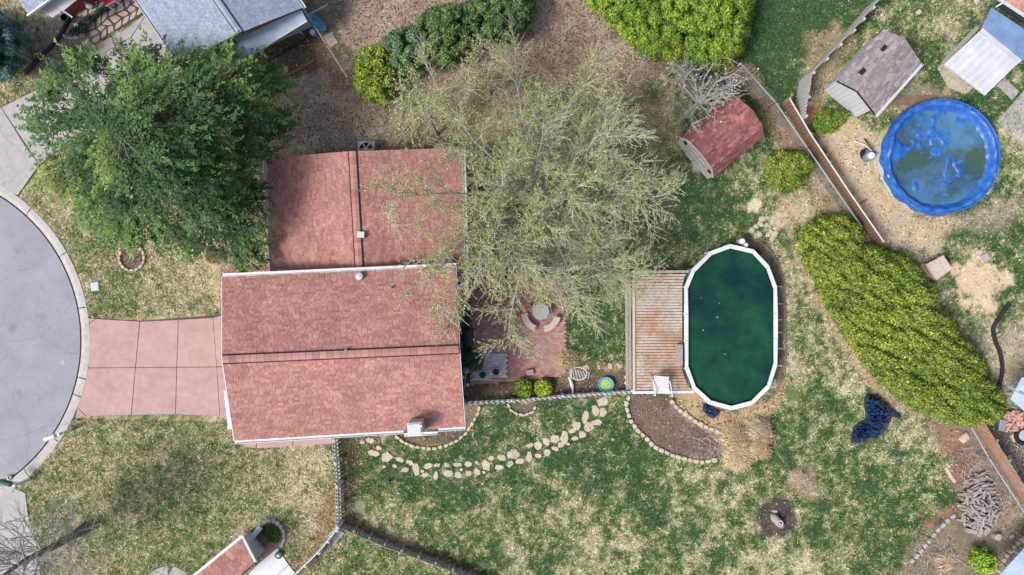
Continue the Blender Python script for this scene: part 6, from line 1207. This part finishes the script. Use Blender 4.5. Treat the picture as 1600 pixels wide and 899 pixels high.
cards(v, RNG.normal(0, 1, (n, 3)), RNG.normal(0, .4, (n, 3)) + np.array((0, 0, 1)), .07, .055, np.full((n, 3), .75) * RNG.uniform(.85, 1, (n, 1)), 'blossoms', 'leaf', wt_)
# bare tree at the lower left
random.seed(14); b = P(131, 826); bl = thing('bare_tree', 'tall leafless tree leaning over the lower left driveway apron', 'tree', tuple(b)); tp_ = P(-8, 908, 8.5)
tr = [Vector((b.x, b.y, -.1)), lerp(b, tp_, .15) + Vector((.05, 0, .2)), lerp(b, tp_, .4), lerp(b, tp_, .7) + Vector((-.1, .05, 0)), tp_]; MB().tube(tr, [.26, .2, .16, .11, .03], 9).build('trunk', 'bark', bl); w = Wood()
for k in range(44):
    f = .12 + .82 * k / 43; p = lerp(b, tp_, f); az = random.uniform(0, 6.28); el = random.uniform(.2, .8); d = Vector((math.cos(az) * math.cos(el), math.sin(az) * math.cos(el), math.sin(el))); br, _ = w.limb(p, d, random.uniform(1.5, 2.9) * (1.15 - f * .45), .045, .01, 6, .13, .04, 5)
    for m_ in range(1, 7):
        for i in range(2):
            d3 = perp((br[m_] - br[m_ - 1]).normalized(), random.uniform(.35, .9), random.uniform(0, 6.28)); t3, _ = w.limb(br[m_], d3, random.uniform(.5, 1.2), .018, .008, 3, .16, .03, 3); w.limb(t3[1], perp((t3[1] - t3[0]).normalized(), .6, random.uniform(0, 6)), .45, .011, .006, 2, .15, 0, 3)
w.mb.build('branches', 'bark_pale', bl)
# the big green tree over the front yard
random.seed(33); CROWN = [(42,182),(62,150),(52,132),(75,118),(98,98),(120,104),(140,92),(168,98),(178,70),(205,84),(222,68),(240,80),(262,62),(285,54),(300,72),(322,58),(340,80),(372,78),(385,94),(410,96),(416,118),(434,132),(424,152),(440,178),(438,205),(418,225),(406,250),(392,270),(396,300),(384,330),(390,360),(404,385),(400,412),(378,418),(352,405),(340,388),(318,400),(300,382),(278,392),(258,372),(238,380),(222,362),(205,374),(182,388),(160,366),(140,376),(132,342),(110,336),(100,305),(78,300),(84,270),(58,262),(66,238),(44,228),(58,205)]
TOPP = (186, 212); base = P(262, 252); gt = thing('leafy_tree', 'big green feathery tree overhanging the front yard and driveway', 'tree', tuple(base))
topw = P(*TOPP, 8.9); MB().tube([(base.x, base.y, -.1), (base.x, base.y, 1.), lerp(base, topw, .5), lerp(base, topw, .85), topw], [.45, .33, .25, .12, .03], 10).build('trunk', 'bark', gt)
CA = np.array(CROWN, float)
def rho(x, y):
    dx, dy = x - TOPP[0], y - TOPP[1]; r = np.hypot(dx, dy) + 1e-6; out = np.full(x.shape, 1e9)
    for (ax, ay), (bx, by) in zip(CROWN, CROWN[1:] + CROWN[:1]):
        ex, ey = bx - ax, by - ay; den = dx * ey - dy * ex; den = np.where(np.abs(den) < 1e-9, 1e-9, den)
        t = ((ax - TOPP[0]) * ey - (ay - TOPP[1]) * ex) / den; u = ((ax - TOPP[0]) * dy - (ay - TOPP[1]) * dx) / den
        out = np.where((t > 0) & (u >= 0) & (u <= 1), np.minimum(out, t), out)
    return 1 / out
def crown_z(x, y):
    r = np.clip(rho(x, y), 0, 1); zl = np.interp(x, [40, 200, 330, 440], [5.6, 4.8, 3.2, 2.2]); return zl + (9.4 - zl) * (1 - r ** 1.5) ** .8
cl = []; tries = 0
gxs, gys = in_poly(CROWN, 7000); _k = sdf(gxs, gys, CROWN) < -9; gxs, gys = gxs[_k], gys[_k]
for x, y in zip(gxs, gys):
    if all((x - a) ** 2 + (y - c) ** 2 > 22 ** 2 for a, c in cl): cl.append((x, y))
cl = np.array(cl); cz = crown_z(cl[:, 0], cl[:, 1]); C3 = Pn(cl[:, 0], cl[:, 1], cz); C3[:, 2] += RNG.uniform(-1.1, .45, len(C3)); axis = np.array((topw.x, topw.y)); brn = Wood(); LV = []; LD = []; LN = []; LC = []
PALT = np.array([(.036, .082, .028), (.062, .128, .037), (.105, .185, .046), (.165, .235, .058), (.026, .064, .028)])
for i, c in enumerate(C3):
    f = random.uniform(.0, .25); rt = lerp(Vector(topw), base, min(.8, max(.05, (topw.z - c[2]) / topw.z * .8 + f))); o = np.array((c[0] - rt.x, c[1] - rt.y, 0.)); ol = np.linalg.norm(o) + 1e-6; o = o / ol; dirv = Vector((o[0], o[1], random.uniform(-.35, .1))).normalized()
    brn.mb.tube([rt, lerp(rt, Vector(c), .55) + Vector((0, 0, .15)), Vector(c) - dirv * .3], [.055, .03, .012], 4, False)
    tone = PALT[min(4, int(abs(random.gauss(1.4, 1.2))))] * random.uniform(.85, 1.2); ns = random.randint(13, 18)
    for s_ in range(ns):   # sprays: flat feathery twigs fanning outwards from the clump
        az = random.gauss(0, .6); ca, sa = math.cos(az), math.sin(az); d = np.array((o[0] * ca - o[1] * sa, o[0] * sa + o[1] * ca, random.uniform(-.35, .3))); d /= np.linalg.norm(d)
        st = c + np.array((random.gauss(0, .22), random.gauss(0, .22), random.gauss(0, .16))) - d * .35; L = random.uniform(.8, 1.6); m_ = 28
        tt = RNG.random(m_) ** .8; side = np.cross(d, (0, 0, 1.)); side /= np.linalg.norm(side) + 1e-9; w_s = RNG.uniform(-1, 1, m_) * .26 * (1.1 - tt)
        pos = st + d * (tt * L)[:, None] + side * w_s[:, None]; pos[:, 2] -= .22 * tt ** 2 * L + np.abs(w_s) * .25 - RNG.normal(0, .025, m_)
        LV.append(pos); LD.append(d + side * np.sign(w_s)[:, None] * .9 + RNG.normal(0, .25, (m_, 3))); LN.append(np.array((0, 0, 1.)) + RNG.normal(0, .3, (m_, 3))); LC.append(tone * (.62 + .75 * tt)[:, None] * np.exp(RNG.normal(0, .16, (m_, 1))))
LV, LD, LN, LC = map(np.concatenate, (LV, LD, LN, LC)); n = len(LV); print('leafy', n, len(C3))
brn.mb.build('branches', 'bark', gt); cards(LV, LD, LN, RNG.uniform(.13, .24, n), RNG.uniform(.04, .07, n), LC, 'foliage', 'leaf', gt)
